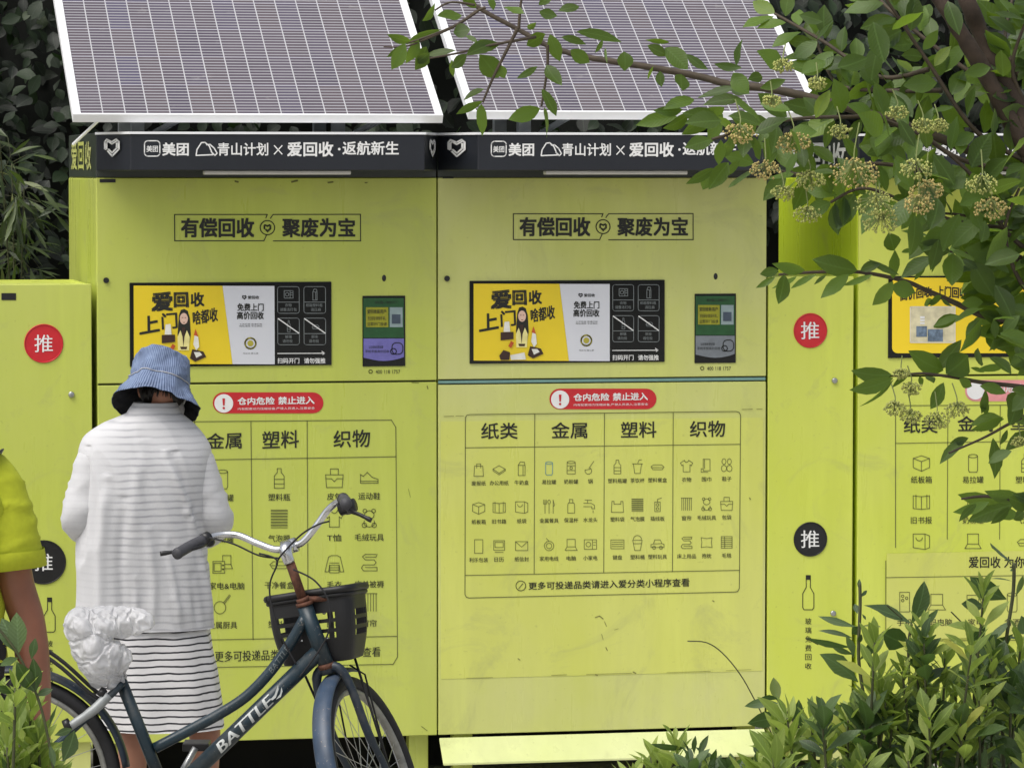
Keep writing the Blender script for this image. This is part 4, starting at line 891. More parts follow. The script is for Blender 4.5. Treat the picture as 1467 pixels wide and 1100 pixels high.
# decals follow the tube facing the viewer
def decal(body, a, b, hgt, radius, mat, k=.0, off=0.0):
    d = (b-a).normalized(); v = d.cross(nB).normalized()*-1
    if v.z < 0: v = -v
    g_, fs_ = glyphs(body); m = MB(); vs = []
    bm_ = bmesh.new(); q_ = [bm_.verts.new((u, q, 0)) for u, q in g_]
    for f in fs_:
        try: bm_.faces.new([q_[i] for i in f])
        except ValueError: pass
    for lv in range(1, 8):
        bmesh.ops.bisect_plane(bm_, geom=bm_.verts[:]+bm_.edges[:]+bm_.faces[:], plane_co=(0, lv/8, 0), plane_no=(0, 1, 0))
    bm_.verts.index_update(); g_ = [(q.co.x, q.co.y) for q in bm_.verts]; fs_ = [tuple(q.index for q in f.verts) for f in bm_.faces]; bm_.free()
    for u, q in g_:
        q2 = (q-.5)*hgt; sk_ = q2*.25
        ang = q2/radius; vs.append(a.lerp(b, u)+d*sk_ + v*radius*sin(ang) - nB*(radius*cos(ang)+.0008+off))
    m.add(vs, fs_); return m
for j, o in enumerate((0, .0007)):
    pass
dx_ = Pb(452, 938)-Pb(299, 1085)
ax_at = lambda x: Pb(456, 934).lerp(Pb(240, 1142), (456-x)/216)
m1 = decal('BATTLE', ax_at(314), ax_at(388), .033, .0247, M_decal); m2 = decal('BATTLE', ax_at(315.2), ax_at(389), .034, .0247, M_decal, off=.0004)
m1.add(m2.v, m2.f)
sw = lambda pts: [(p-nB*.0262) for p in pts]
m1.poly(sw([Pb(388, 1000), Pb(394, 993), Pb(399, 979), Pb(400, 985), Pb(396, 997), Pb(391, 1001)])); m1.poly(sw([Pb(396, 1000), Pb(402, 992), Pb(404, 982), Pb(405.5, 988), Pb(403, 996)]))
m1.build('frame_lettering', M_decal, frm)
m1 = decal('BATTLE', Pb(388, 960.5), Pb(413, 925.5), .017, .0172, M_decal, off=.0012); m1.build('tube_lettering', M_decal2, frm)
m = MB()
# saddle and post
m = MB(); m.tube([Pb(172, 972), Pb(158, 925)], .0135, 14); m.build('seat_post', M_rubber, t, True)
m = MB(); m.tube([Pb(164, 957), Pb(171, 972)], .022, 16); m.build('seat_clamp', M_black, t, True)
m = MB(); rg = []
for i in range(13):
    u = i/12; x = 104+80*u; wd = .05*(1-u)**1.4+.012; rg.append([Pb(x, 882-5*u, .0)+nB*wd*cos(2*pi*k/16)+UP*(.011*sin(2*pi*k/16)*(1 if i not in (0, 12) else .4)) for k in range(16)])
m.rings(rg); m.build('saddle', M_black, t, True)
def wheel(c, ax, e1, name, par, a_sp=0, nsp=32):
    r0 = thing_part = None
    m = MB(); m.torus(c, ax, RW-.020, .021, 72, 12, e1, ry=.0225); ty = m.build(name, M_rubber, par, True)
    m = MB(); m.torus(c, ax, RW-.046, .011, 72, 8, e1, ry=.013); m.build('rim', M_rim, ty, True)
    m = MB(); axn = V(ax).normalized(); m.torus(c-axn*.0215, ax, RW-.028, .0018, 72, 6, e1); m.build('reflective_line', M_paper, ty, True)
    m = MB(); e1 = V(e1).normalized(); e2 = axn.cross(e1)
    for i in range(nsp):
        a = 2*pi*i/nsp; s_ = 1 if i % 2 else -1; tw = .5*(1 if (i//2) % 2 else -1)
        m.tube([c+axn*.028*s_+(e1*cos(a+tw)+e2*sin(a+tw))*.022, c+(e1*cos(a)+e2*sin(a))*(RW-.052)], .0011, 5, cap=False)
    m.build('spokes', M_steel, ty)
    m = MB(); m.tube([c-axn*.05, c-axn*.033, c-axn*.031, c+axn*.031, c+axn*.033, c+axn*.05], [.007, .007, .022, .022, .007, .007], 16); m.build('hub', M_chrome, ty, True)
    return ty
def fender(c, ax, e1, a0, a1, name, mat, par, Rf=.352, hw=.030, n=40, thick=.0015):
    ax = V(ax).normalized(); e1 = V(e1).normalized(); e2 = ax.cross(e1); m = MB(); rg = []
    for i in range(n+1):
        a = R(a0+(a1-a0)*i/n); d = e1*cos(a)+e2*sin(a); ring = []
        for k in range(13): b = pi*(k/12-.5); ring.append(c+d*(Rf-.018*(1-cos(b)))+ax*hw*sin(b))
        for k in range(12, -1, -1): b = pi*(k/12-.5); ring.append(c+d*(Rf-.018*(1-cos(b))-.0025)+ax*(hw-.0015)*sin(b))
        rg.append(ring)
    m.rings(rg); return m.build(name, mat, par, True)
wheel(rear, nB*-1, hB, 'rear_wheel', t)
fender(rear, -nB, hB, 8, 168, 'rear_fender', M_fender_d, t) if (-nB).cross(hB).z > 0 else fender(rear, -nB, hB, -8, -168, 'rear_fender', M_fender_d, t)
wheel(hub, rS, fS, 'front_wheel', t)
# front fender: angle measured from the travel direction up over the top towards the back
sgn = 1 if rS.cross(fS).dot(sA) > 0 else -1
fender(hub, rS, fS, sgn*68, sgn*205, 'front_fender', M_fender, t, .350, .031)
fk = MB(); cr = A1-sA*.012
for k in (-1, 1):
    fk.tube(smooth_path([cr, cr+rS*k*.035-sA*.012, cr+rS*k*.052-sA*.07, cr+rS*k*.055-sA*.22, hub+rS*k*.055+sA*.05-fS*.014, hub+rS*k*.052], 26), [.015]*8+[.0135]*10+[.011]*9, 12)
fk.tube([cr+sA*.012, cr-sA*.02], .022, 14); fk.build('fork', M_fender_d, t, True)
for k in (-1, 1):
    m = MB(); m.tube([hub+rS*k*.06, hub+sA*.30+fS*.10+rS*k*.05, hub+sA*.345+fS*.06+rS*k*.03], .003, 6); m.build('fender_stay', M_rubber, t, True)
# stem and bars
m = MB(); m.tube([Pb(434, 859), Pb(413.5, 800)], [.0145]*2, 14); st = m.build('stem', M_rust, t, True)
m = MB(); m.tube(smooth_path([Pb(415, 806), A0, A0+sA*.012+fS*.012, ST(0, .045, .012)], 10), [.017, .0175, .018, .019, .0195, .020, .0205, .021, .021, .021, .021], 14)
m.tube([ST(-.022, .046, .012), ST(.022, .046, .012)], .022, 18); m.tube([A0+sA*.014, A0+sA*.022], .0075, 6); m.build('stem_clamp', M_chrome, st, True)
BO = ST(0, .046, .012)
def bar(k):
    return [ST(k*r*(.93 if k > 0 else 1), f, s+(.016*min(1, r/.2) if k < 0 else 0), BO) for r, f, s in ((0, 0, 0), (.045, 0, .0), (.10, .012, .030), (.155, .022, .066), (.205, .006, .082), (.245, -.040, .086))]
def grip_pts(k): return [ST(k*r*(.93 if k > 0 else 1), f, s+(.016 if k < 0 else 0), BO) for r, f, s in ((.243, -.037, .086), (.268, -.085, .084), (.292, -.150, .078))]
hbm = MB(); L_ = smooth_path(list(reversed(bar(-1)))+bar(1)[1:], 70); hbm.tube(L_, .0108, 14); hb = hbm.build('handlebar', M_chrome, t, True)
for k in (-1, 1):
    m = MB(); gp = smooth_path(grip_pts(k), 12); m.tube(gp, [.0165, .0175]+[.0165]*9+[.0178, .017], 16); m.build('grip', M_grip, t, True)
    g0, g1, g2 = grip_pts(k); od = (g2-g0).normalized()
    m = MB(); c_ = g0-od*.012; m.tube([c_-od*.012, c_+od*.012], .0185, 14); m.ball(c_-sA*.014+fS*.018, (.018, .022, .016), 12, 8)
    if k > 0: m.ball(c_-sA*.03+fS*.01-od*.03, (.028, .024, .024), 12, 8); m.tube([c_-sA*.03-od*.03-rS*.02, c_-sA*.03-od*.03+rS*.03], .02, 12)
    lv = m.build('brake_mount', M_black, t, True)
    kk = (c_-p0B).dot(nB)
    lp = [c_-sA*.012+fS*.03, Pb(500, 727, kk-.03), Pb(517, 733, kk-.05), Pb(534, 741, kk-.06)] if k > 0 else [c_-sA*.012+fS*.02, Pb(281, 786, kk-.05), Pb(255, 790, kk-.07), Pb(229, 793.5, kk-.08)]
    m = MB(); m.tube(smooth_path(lp, 16), [.0075]*5+[.006]*9+[.0075]*3, 10); m.build('brake_lever', M_black, lv, True)
for nm, pts in (('cable', [Pb(372, 791, -.03), Pb(398, 801, -.04), Pb(388, 832, -.03), Pb(389, 862, -.03), Pb(402, 905, -.03), Pb(425, 950, -.025)]),
                ('cable', [Pb(421, 814, -.03), Pb(452, 829, -.05), Pb(472, 858, -.06), Pb(473, 896, -.055), Pb(460, 926, -.04), Pb(430, 968, -.028)]),
                ('cable', [Pb(476, 738, -.20), Pb(458, 745, -.16), Pb(433, 762, -.1), Pb(404, 793, -.05), Pb(397, 806, -.04)]),
                ('cable', [Pb(300, 770, .0), Pb(335, 778, -.02), Pb(372, 794, -.03), Pb(402, 798, -.03)])):
    m = MB(); m.tube(smooth_path(pts, 40), .0028, 7); m.build(nm, M_rubber, t, True)
# basket turns with the fork
rB = (rS+V((0, 0, -1))*rS.z*.62).normalized(); fB = V((fS.x, fS.y, 0)).normalized(); fB = (fB-rB*fB.dot(rB)).normalized(); uB = rB.cross(fB)
if uB.z < 0: uB = -uB
OB = Pb(446, 952)+fB*.03
def BP(r, f, u): return OB+rB*r+fB*f+uB*u
HT = .205
def corner(u): k = u/HT; return (.112+.028*k, .155+.035*k, -.0-.012*k)  # half width, depth, back offset
def wall(m, a, b, c, d, nu, rowsv, hole, thick):
    """panel a-b bottom, d-c top; hole(i, j) -> True leaves a slot"""
    us = [i/nu for i in range(nu+1)]; vs_ = rowsv; nrm = (b-a).cross(d-a).normalized()*thick
    P_ = lambda u, v: a.lerp(b, u).lerp(d.lerp(c, u), v)
    for i in range(nu):
        for j in range(len(vs_)-1):
            if hole(i, j): continue
            q = [P_(us[i], vs_[j]), P_(us[i+1], vs_[j]), P_(us[i+1], vs_[j+1]), P_(us[i], vs_[j+1])]
            m.add(q+[p+nrm for p in q], [(0, 1, 2, 3), (7, 6, 5, 4), (0, 4, 5, 1), (1, 5, 6, 2), (2, 6, 7, 3), (3, 7, 4, 0)])
def rrp(u, v):                                   # point on the tub wall: u round the rim, v from the bottom up
    hw, dp, of = corner(HT*v); k = u*4 % 4; r = .30; side = int(k); q = k-side
    P4 = [(-1, 0), (1, 0), (1, 1), (-1, 1)]; e = lambda x, y: (x, y)
    a = 2*pi*u-3*pi/4; ca, sa = cos(a), sin(a); pw = 5.0; rr_ = (abs(ca)**pw+abs(sa)**pw)**(-1/pw)
    bulge = .008*sin(pi*min(1, v*1.15)); return BP(ca*rr_*(hw+bulge), of+dp/2+sa*rr_*(dp/2+bulge), HT*v+.010*sin(2*pi*u)*v)
NU = 96; rvv = [0, .06, .28, .335, .42, .475, .56, .615, .70, .755, .86, .93, 1]
def hole(i, j):
    u = (i+.5)/NU; sd = int(u*4); q = u*4-sd
    if j not in (3, 5, 7): return (sd == 2 and 1 < j < 9 and .12 < q < .88 and not .46 < q < .54)
    if sd == 0: return .10 < q < .36 or .56 < q < .86
    if sd == 2: return .12 < q < .88 and not .46 < q < .54
    return .2 < q < .8
bm = MB(); vs = []; nr = len(rvv)
cen = BP(0, d0/2, HT*.5) if False else None
h0, d0, o0 = corner(0)
for off in (1, .965):
    for v in rvv:
        mid = BP(0, corner(HT*v)[2]+corner(HT*v)[1]/2, HT*v)
        for i in range(NU): p = rrp(i/NU, v); vs.append(mid+(p-mid)*off)
fs = []; T_ = nr*NU
for j in range(nr-1):
    for i in range(NU):
        i2 = (i+1) % NU; a_, b_, c_, d_ = j*NU+i, j*NU+i2, (j+1)*NU+i2, (j+1)*NU+i
        if hole(i, j): continue
        fs += [(a_, b_, c_, d_), (T_+d_, T_+c_, T_+b_, T_+a_)]
        if hole((i+1) % NU, j): fs.append((b_, T_+b_, T_+c_, c_))
        if hole((i-1) % NU, j): fs.append((a_, d_, T_+d_, T_+a_))
        if j+1 < nr-1 and hole(i, j+1): fs.append((d_, c_, T_+c_, T_+d_))
        if j > 0 and hole(i, j-1): fs.append((a_, T_+a_, T_+b_, b_))
fs.append(tuple(range(NU))); bm.add(vs, fs); bk = bm.build('basket', M_basket, t)
m = MB()
for (v, r_) in ((1.0, .0115), (.93, .0075)):
    rp = [rrp(i/72, v) for i in range(73)]; m.tube(rp, r_, 8, cap=False)
m.build('basket_rim', M_basket, bk, True)
m = MB(); m.tube([Pb(438, 862), BP(-.02, .0, .16)], .009, 8); m.tube([Pb(440, 858), BP(.07, .0, .19)], .009, 8); m.build('basket_bracket', M_rust, bk, True)
m = MB()
for k in (-.03, .05):
    m.ball(BP(k, -.002, .15), (.006, .006, .006), 8, 6); m.ball(BP(k, -.002, .07), (.006, .006, .006), 8, 6)
m.build('basket_bolts', M_steel, bk, True)
for k in (-1, 1):
    m = MB(); m.tube([BP(k*.09, .1, .002), hub+rS*k*.062], .004, 7); m.build('basket_stay', M_rubber, t, True)
# rear rack, brake arm, reflector, cranks, stand
m = MB()
for k in (-.05, .05):
    m.tube(smooth_path([Pb(-60, 905, k), Pb(20, 912, k), Pb(79, 944, k), Pb(132, 990, k*.9), Pb(150, 1000, k*.8)], 20), .006, 8)
for x in (-50, -20, 10, 40): m.tube([Pb(x, 906+max(0, x)*.12, -.05), Pb(x, 906+max(0, x)*.12, .05)], .004, 6)
m.tube([Pb(-20, 908, -.05), rear-nB*.06], .005, 7); m.tube([Pb(-20, 908, .05), rear+nB*.06], .005, 7); rk = m.build('rear_rack', M_rubber, t, True)
m = MB(); m.tube(smooth_path([Pb(158, 992, -.05), Pb(138, 1012, -.062), Pb(112, 1030, -.066), Pb(98, 1040, -.066)], 12), [.0155]*6+[.0135]*7, 12); m.build('rack_bracket', M_galv, t, True)
m = MB(); m.tube([Pb(96, 1035, -.07), Pb(104, 1031, -.07)], .018, 12); m.tube([Pb(146, 992, -.06), Pb(152, 984, -.05)], .012, 10); m.build('bracket_bolts', M_black, t, True)
m = MB(); m.torus(bb-nB*.05, nB, .085, .006, 48, 6, hB); m.tube([bb-nB*.055, bb-nB*.045], .03, 20)
for k in range(5): a = 2*pi*k/5; m.tube([bb-nB*.05, bb-nB*.05+(hB*cos(a)+UP*sin(a))*.085], .006, 6)
m.build('chainring', M_steel, t, True)
for k, a in ((-1, 4.2), (1, 4.2+pi)):
    d = hB*cos(a)+UP*sin(a); m = MB(); m.tube([bb+nB*k*.07, bb+nB*k*.075+d*.16], .010, 10); cr_ = m.build('crank', M_steel, t, True)
    m = MB(); c_ = bb+nB*k*.125+d*.16; fr_ = Matrix((hB, nB, UP)).transposed().to_4x4(); fr_.translation = c_; m.box((-.04, -.045, -.012), (.04, .045, .012), fr_); m.build('pedal', M_black, cr_, bevel=.003)
m = MB(); m.tube([Pb(215, 1130, .03), Pb(200, 1200, .10)], .008, 8); q = Pb(190, 1200, .16); q.z = .005; m.tube([Pb(200, 1200, .10), q], .008, 8); m.build('kickstand', M_steel, t, True)
# plastic bag over the saddle
BAGF = 20; BAGX = .013
def crinkle():
    n = N('white_plastic_film'); a = n.noise(30, 5, .7, (1, 1, 1), 2.5); b = n.noise(11, 4, .65, (1, 1, 1), 3)
    n.set((.76, .76, .78, 1), .2, 0)
    tr = n.n('ShaderNodeBsdfTranslucent'); tr.inputs[0].default_value = (.85, .85, .86, 1); mx = n.n('ShaderNodeMixShader'); mx.inputs[0].default_value = .38
    n.l(n.b.outputs[0], mx.inputs[1]); n.l(tr.outputs[0], mx.inputs[2])
    tp = n.n('ShaderNodeBsdfTransparent'); m2_ = n.n('ShaderNodeMixShader'); m2_.inputs[0].default_value = .14; n.l(mx.outputs[0], m2_.inputs[1]); n.l(tp.outputs[0], m2_.inputs[2]); n.l(m2_.outputs[0], n.o.inputs[0])
    h = n.math('ADD', n.math('MULTIPLY', n.ramp(a, [(.35, K1), (.65, W1)]), .5), n.ramp(b, [(.35, K1), (.65, W1)])); n.bump(h, .35, .006); return n.m
m = MB(); fr = Matrix((hB, nB, UP)).transposed().to_4x4()
for x, y, k, r in ((196, 877, 0, (.050, .034, .026)), (168, 876, 0, (.07, .05, .028)), (136, 872, 0, (.07, .085, .032)), (102, 868, 0, (.050, .095, .036)), (86, 860, -.02, (.022, .04, .016)), (112, 900, -.015, (.052, .085, .065)), (126, 924, -.02, (.055, .075, .075)), (146, 926, -.03, (.056, .06, .060)), (166, 936, -.025, (.034, .045, .058)), (176, 954, -.02, (.018, .03, .034)), (130, 952, -.02, (.038, .045, .05)), (150, 968, -.03, (.032, .026, .034))):
    f2 = Matrix.Identity(4); m.ball(Pb(x-(9 if x < 150 else 5), y-5, k), r, 20, 14, fr.to_3x3().to_4x4())
bo = m.build('plastic_bag', crinkle())
md = bo.modifiers.new('r', 'REMESH'); md.mode = 'VOXEL'; md.voxel_size = .0078
sm_ = bo.modifiers.new('s', 'SMOOTH'); sm_.factor = .6; sm_.iterations = 8
def freeze(o):
    dg = bpy.context.evaluated_depsgraph_get(); dg.update(); nm = bpy.data.meshes.new_from_object(o.evaluated_get(dg)); o.modifiers.clear(); old = o.data; o.data = nm; bpy.data.meshes.remove(old); nm.name = o.name; return nm
nm = freeze(bo)
# let the film sag on to the saddle: a short cloth run, then frozen
for v, q in zip(nm.vertices, [v.normal.copy() for v in nm.vertices]): v.co += q*(BAGX+.004*noise.noise(v.co*22))
pv = bo.vertex_groups.new(name='pin'); pc = Pb(180, 960)
pv.add([v.index for v in nm.vertices if (v.co-pc).length < .022], 1.0, 'ADD')
sdl = [o for o in BK.children if o.name.startswith('saddle')][0]; sp_ = [o for o in BK.children if o.name.startswith('seat_post')][0]
for o in (sdl, sp_): cm = o.modifiers.new('c', 'COLLISION'); o.collision.thickness_outer = .004; o.collision.cloth_friction = 12
cl = bo.modifiers.new('c', 'CLOTH'); cs = cl.settings; cs.quality = 6; cs.mass = .06; cs.tension_stiffness = 18; cs.compression_stiffness = 18; cs.shear_stiffness = 6; cs.bending_stiffness = .32; cs.air_damping = 1.5
cs.vertex_group_mass = 'pin'; cs.use_pressure = True; cs.uniform_pressure_force = -.07
cl.collision_settings.distance_min = .004; cl.collision_settings.use_self_collision = True; cl.collision_settings.self_distance_min = .0035
cl.point_cache.frame_start = 1; cl.point_cache.frame_end = BAGF
S.frame_start = 1; S.frame_end = BAGF
for f_ in range(1, BAGF+1): S.frame_set(f_)
sb_ = bo.modifiers.new('u', 'SUBSURF'); sb_.levels = 2
nm = freeze(bo); S.frame_set(1)
for o in (sdl, sp_): o.modifiers.clear()
nm.polygons.foreach_set('use_smooth', [True]*len(nm.polygons))
tag(bo, 'crumpled white plastic bag pulled over the bicycle saddle', 'plastic bag')
#--MORE--
# ------------------------------------------------------------------ leaves
def leafmat(name, dark, mid, light, trans, tcol, rough=.42):
    n = N(name); g = n.n('ShaderNodeNewGeometry'); uv = n.n('ShaderNodeUVMap'); sx = n.n('ShaderNodeSeparateXYZ'); n.l(uv.outputs[0], sx.inputs[0])
    yel = tuple((light[0]*1.7, light[1]*1.35, light[2]*.9))+(1,)
    c = n.ramp(g.outputs['Random Per Island'], [(0, dark), (.5, mid), (.93, light), (.97, light), (1, yel)])
    c = n.mix(n.math('MULTIPLY', n.noise(70, 3, .6), .3), c, tuple(x*.6 for x in dark[:3])+(1,))
    mid_ = n.math('LESS_THAN', n.math('ABSOLUTE', n.math('SUBTRACT', sx.outputs[0], .5)), .035)
    vn = n.math('SINE', n.math('MULTIPLY', n.math('SUBTRACT', sx.outputs[1], n.math('MULTIPLY', n.math('ABSOLUTE', n.math('SUBTRACT', sx.outputs[0], .5)), .5)), 60))
    c = n.mix(n.math('MULTIPLY', mid_, .5), c, tuple(min(1, x*1.9+.02) for x in mid[:3])+(1,))
    n.set(c, rough, 0); n.bump(vn, .12, .002)
    t = n.n('ShaderNodeBsdfTranslucent'); t.inputs[0].default_value = tcol; mx = n.n('ShaderNodeMixShader'); mx.inputs[0].default_value = trans
    n.l(n.b.outputs[0], mx.inputs[1]); n.l(t.outputs[0], mx.inputs[2]); n.l(mx.outputs[0], n.o.inputs[0]); return n.m
L_tree = leafmat('tree_leaf', srgb(32, 50, 16), srgb(52, 76, 25), srgb(92, 120, 44), .38, srgb(132, 164, 40), .5)
L_shrub = leafmat('shrub_leaf', srgb(90, 110, 46), srgb(124, 144, 64), srgb(172, 184, 98), .4, srgb(170, 196, 80), .55)
L_old = leafmat('old_shrub_leaf', srgb(50, 66, 38), srgb(66, 86, 48), srgb(92, 112, 66), .24, srgb(110, 150, 60), .5)
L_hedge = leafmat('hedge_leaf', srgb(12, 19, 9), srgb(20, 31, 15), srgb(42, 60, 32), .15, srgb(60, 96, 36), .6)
L_bamboo = leafmat('bamboo_leaf', srgb(28, 40, 16), srgb(48, 62, 28), srgb(92, 108, 56), .25, srgb(120, 150, 60))
M_bark = plain('dark_bark', srgb(62, 50, 40), .85, var=.35, scale=30, bump=.5)
M_twig = plain('green_twig', srgb(70, 74, 44), .7, var=.25, scale=40)
M_twigd = plain('brown_twig', srgb(66, 56, 42), .75, var=.3, scale=40)
PROF_O = ((.0, .03), (.1, .42), (.25, .80), (.45, 1), (.65, .88), (.82, .52), (.94, .18), (1, .0))
PROF_L = ((.0, .04), (.15, .35), (.35, .82), (.55, 1), (.72, .8), (.88, .4), (1, .0))
def leaf(m, b, tip, nrm, wid, prof=PROF_O, fold=.18, curl=.12):
    b = V(b); tip = V(tip); d = tip-b; L = d.length
    if L < 1e-5: return
    d /= L; n = V(nrm); n = (n-d*n.dot(d))
    if n.length < 1e-4: n = d.orthogonal()
    n.normalize(); s = d.cross(n); vs = []; uv = []
    sk = random.uniform(-.22, .22); tw_ = random.uniform(-.6, .6); wb = random.uniform(0, 6)
    for t, w_ in prof:
        c = b+d*L*t+n*(-curl*L*(t-.0)**2+curl*L*t)*1.0+s*sk*L*t*(1-t); hw = wid/2*w_
        ct, st_ = cos(tw_*(t-.3)), sin(tw_*(t-.3)); s2 = s*ct+n*st_; n2 = n*ct-s*st_; wv = .10*hw*sin(t*9+wb)
        vs += [c-s2*hw+n2*(fold*hw+wv), c, c+s2*hw+n2*(fold*hw-wv)]; uv += [(.5-w_/2, t), (.5, t), (.5+w_/2, t)]
    fs = []
    for i in range(len(prof)-1):
        a = i*3; fs += [(a, a+1, a+4, a+3), (a+1, a+2, a+5, a+4)]
    m.add(vs, fs, uv)
def rv(s=1): return V((random.gauss(0, s), random.gauss(0, s), random.gauss(0, s)))
TOCAM = V((0, -1, .12)).normalized()
def pleaf(m, p0, p1, Y, wr=.5, face=.8, prof=PROF_O, dy=None):
    """leaf from base p0 to tip p1, seen in the photograph, at depth about Y"""
    d1 = random.uniform(-.03, .03) if dy is None else dy
    b = at(*p0, Y); t_ = at(*p1, Y+d1); nn = (TOCAM*face + rv(.28)).normalized()
    leaf(m, b, t_, nn, (t_-b).length*wr, prof, random.uniform(.1, .35), random.uniform(-.05, .16))
def twig(m, pts, Y, r0, r1, dy=0):
    P = smooth_path([at(x, y, Y+dy*i/max(1, len(pts)-1)) for i, (x, y) in enumerate(pts)], 8*len(pts)); k = len(P)
    m.tube(P, [r0+(r1-r0)*i/(k-1) for i in range(k)], 7); return P
def leafy(m, P, r, n, size, wr=.5, start=.1, spread=1.0, prof=PROF_O, up=.2, tipleaf=True):
    """alternate leaves along a twig"""
    for i in range(n):
        u = start+(1-start)*(i+random.random()*.5)/n; k = min(int(u*(len(P)-1)), len(P)-2); b = P[k]; d = (P[k+1]-P[k]).normalized()
        s_ = d.cross(TOCAM).normalized()*(1 if i % 2 else -1)
        dr = (d*random.uniform(.3, .9)+s_*spread*random.uniform(.6, 1.1)+V((0, 0, -.15+up*random.uniform(-1, 1)))+TOCAM*random.uniform(-.5, .5)).normalized()
        L = size*random.uniform(.7, 1.2); st = b+dr*L*.12
        nn = (V((0, -.35, 1))*random.random()+TOCAM*random.uniform(.2, 1)+rv(.3)).normalized()
        leaf(m, st, st+dr*L, nn, L*wr*random.uniform(.85, 1.15), prof, random.uniform(.1, .35), random.uniform(-.05, .15))
    if tipleaf:
        d = (P[-1]-P[-3]).normalized(); leaf(m, P[-1], P[-1]+d*size*.9, (TOCAM+rv(.3)).normalized(), size*.9*wr, prof)

# ---- flowering tree hanging in from the right
YT = -6.9
tr = thing('flowering_tree', 'flowering broadleaf tree with greenish flower heads hanging in from the right', 'tree', (at(1600, 300, YT).x, YT, 0))
lm_ = MB(); wd = MB(); tw = MB()
base = at(1640, 900, YT); gz = base.copy(); gz.z = 0
wd.tube(smooth_path([gz, base, at(1560, 470, YT), at(1480, 220, YT), at(1437, 120, YT), at(1404, 45, YT), at(1380, -20, YT), at(1350, -160, YT+.2)], 60), [.044-.028*min(1, i/42) for i in range(61)], 14)
wd.tube(smooth_path([at(1492, 250, YT), at(1440, 160, YT-.02), at(1400, 85, YT-.04), at(1362, 25, YT-.06), at(1335, -20, YT-.06), at(1280, -120, YT-.1)], 30), [.017-.006*i/30 for i in range(31)], 12)
trunk = wd.build('trunk', M_bark, tr, True)
for i, p in enumerate(trunk.data.vertices): p.co += p.co.normalized()*.0 + V((noise.noise(p.co*40), noise.noise(p.co*40+V((5, 0, 0))), 0))*.004
def TW(pts, r0=.006, r1=.0025, dy=0, Y=YT): return twig(tw, pts, Y, r0, r1, dy)
zA = Z(600, 0, 2.62); zB = Z(480, 0, 4.89); zC = Z(880, 0, 4.89); zD = Z(1060, 180, 3.604); zE = Z(1220, 380, 4.583); zF = Z(1050, 380, 3.235); zG = Z(1050, 700, 2.75); zH = Z(1060, 0, 3.604)
TW([(1490, 260), (1350, 200), (1240, 162), (1146, 137), (1092, 126), (1047, 122), (1005, 111), (943, 99), (875, 88), (829, 80), (783, 65), (741, 42), (680, 8), (660, -20)], .0095, .0036, .3)
TW([zA(*p) for p in ((370, 110), (330, 190), (280, 290), (240, 385))], .0035, .002); TW([zA(*p) for p in ((483, 170), (482, 260), (460, 400))], .003, .002)
TW([zA(*p) for p in ((440, 140), (250, 175), (150, 200), (40, 220))], .003, .0015); TW([zA(*p) for p in ((250, 30), (215, 45), (130, 100), (0, 150), (-60, 165))], .003, .0015)
TW([zA(*p) for p in ((375, 110), (380, 40), (388, -20))], .003, .002); TW([zB(*p) for p in ((1000, 80), (830, 190), (600, 290), (480, 330), (340, 330))], .003, .001); TW([zA(*p) for p in ((210, 20), (120, 10), (60, 40))], .0025, .0015)
def LV(z, lst, Y=YT, **k):
    for q in lst:
        a, b = q[0], q[1]; wr = q[2] if len(q) > 2 else .52; pleaf(lm_, z(*a), z(*b), Y+random.uniform(-.06, .06), wr, **k)
LV(zA, [((300, 292), (228, 205), .72), ((300, 245), (322, 295), .8), ((235, 392), (238, 512), .40), ((245, 335), (168, 378), .4), ((240, 380), (140, 430), .3), ((480, 245), (537, 322), .55), ((462, 335), (516, 437), .5), ((455, 408), (335, 450), .48), ((470, 405), (480, 520), .52),
        ((445, 250), (366, 296), .3), ((292, 165), (180, 195), .42), ((70, 62), (162, 58), .5), ((180, 205), (120, 255), .5), ((215, 30), (150, -20), .4), ((262, -10), (280, 42), .6), ((320, 28), (396, 52), .5), ((452, 45), (520, 62), .6), ((602, 26), (522, 44), .5), ((450, 20), (500, -20), .5),
        ((405, 172), (476, 128), .6), ((492, 130), (530, 232), .48), ((592, 120), (762, 160), .24), ((535, 140), (628, 168), .32), ((570, 188), (642, 236), .6), ((770, 195), (772, 268), .85), ((858, 172), (935, 210), .5), ((925, 180), (1010, 262), .68), ((905, 268), (912, 328), .6), ((985, 280), (990, 342), .9),
        ((1005, 205), (1086, 262), .35), ((1192, 250), (1215, 148), .5), ((1212, 255), (1108, 240), .32), ((1370, 262), (1268, 192), .68), ((1180, 275), (1240, 352), .7), ((1290, 290), (1235, 300), .5), ((690, 150), (660, 200), .3), ((700, 180), (708, 240), .15), ((880, 250), (860, 300), .2), ((940, 160), (850, 150), .2), ((410, 110), (440, 85), .4), ((40, 200), (-10, 240), .6), ((0, 150), (-50, 240), .4), ((-30, 155), (-120, 130), .3)])
LV(zB, [((492, 305), (395, 490), .5), ((640, 330), (560, 492), .62), ((500, 312), (745, 208), .22), ((1000, 300), (910, 250), .3), ((830, 230), (950, 210), .95), ((640, 390), (850, 355), .3), ((920, 390), (1160, 310), .35), ((450, 330), (360, 405), .25), ((700, 20), (610, 150), .35), ((820, 420), (830, 540), .25)])
TW([zD(*p) for p in ((1560, 1060), (1467, 1030), (1250, 980), (1120, 920), (960, 850), (840, 800), (600, 755), (330, 760), (200, 770))], .007, .0022, .1)
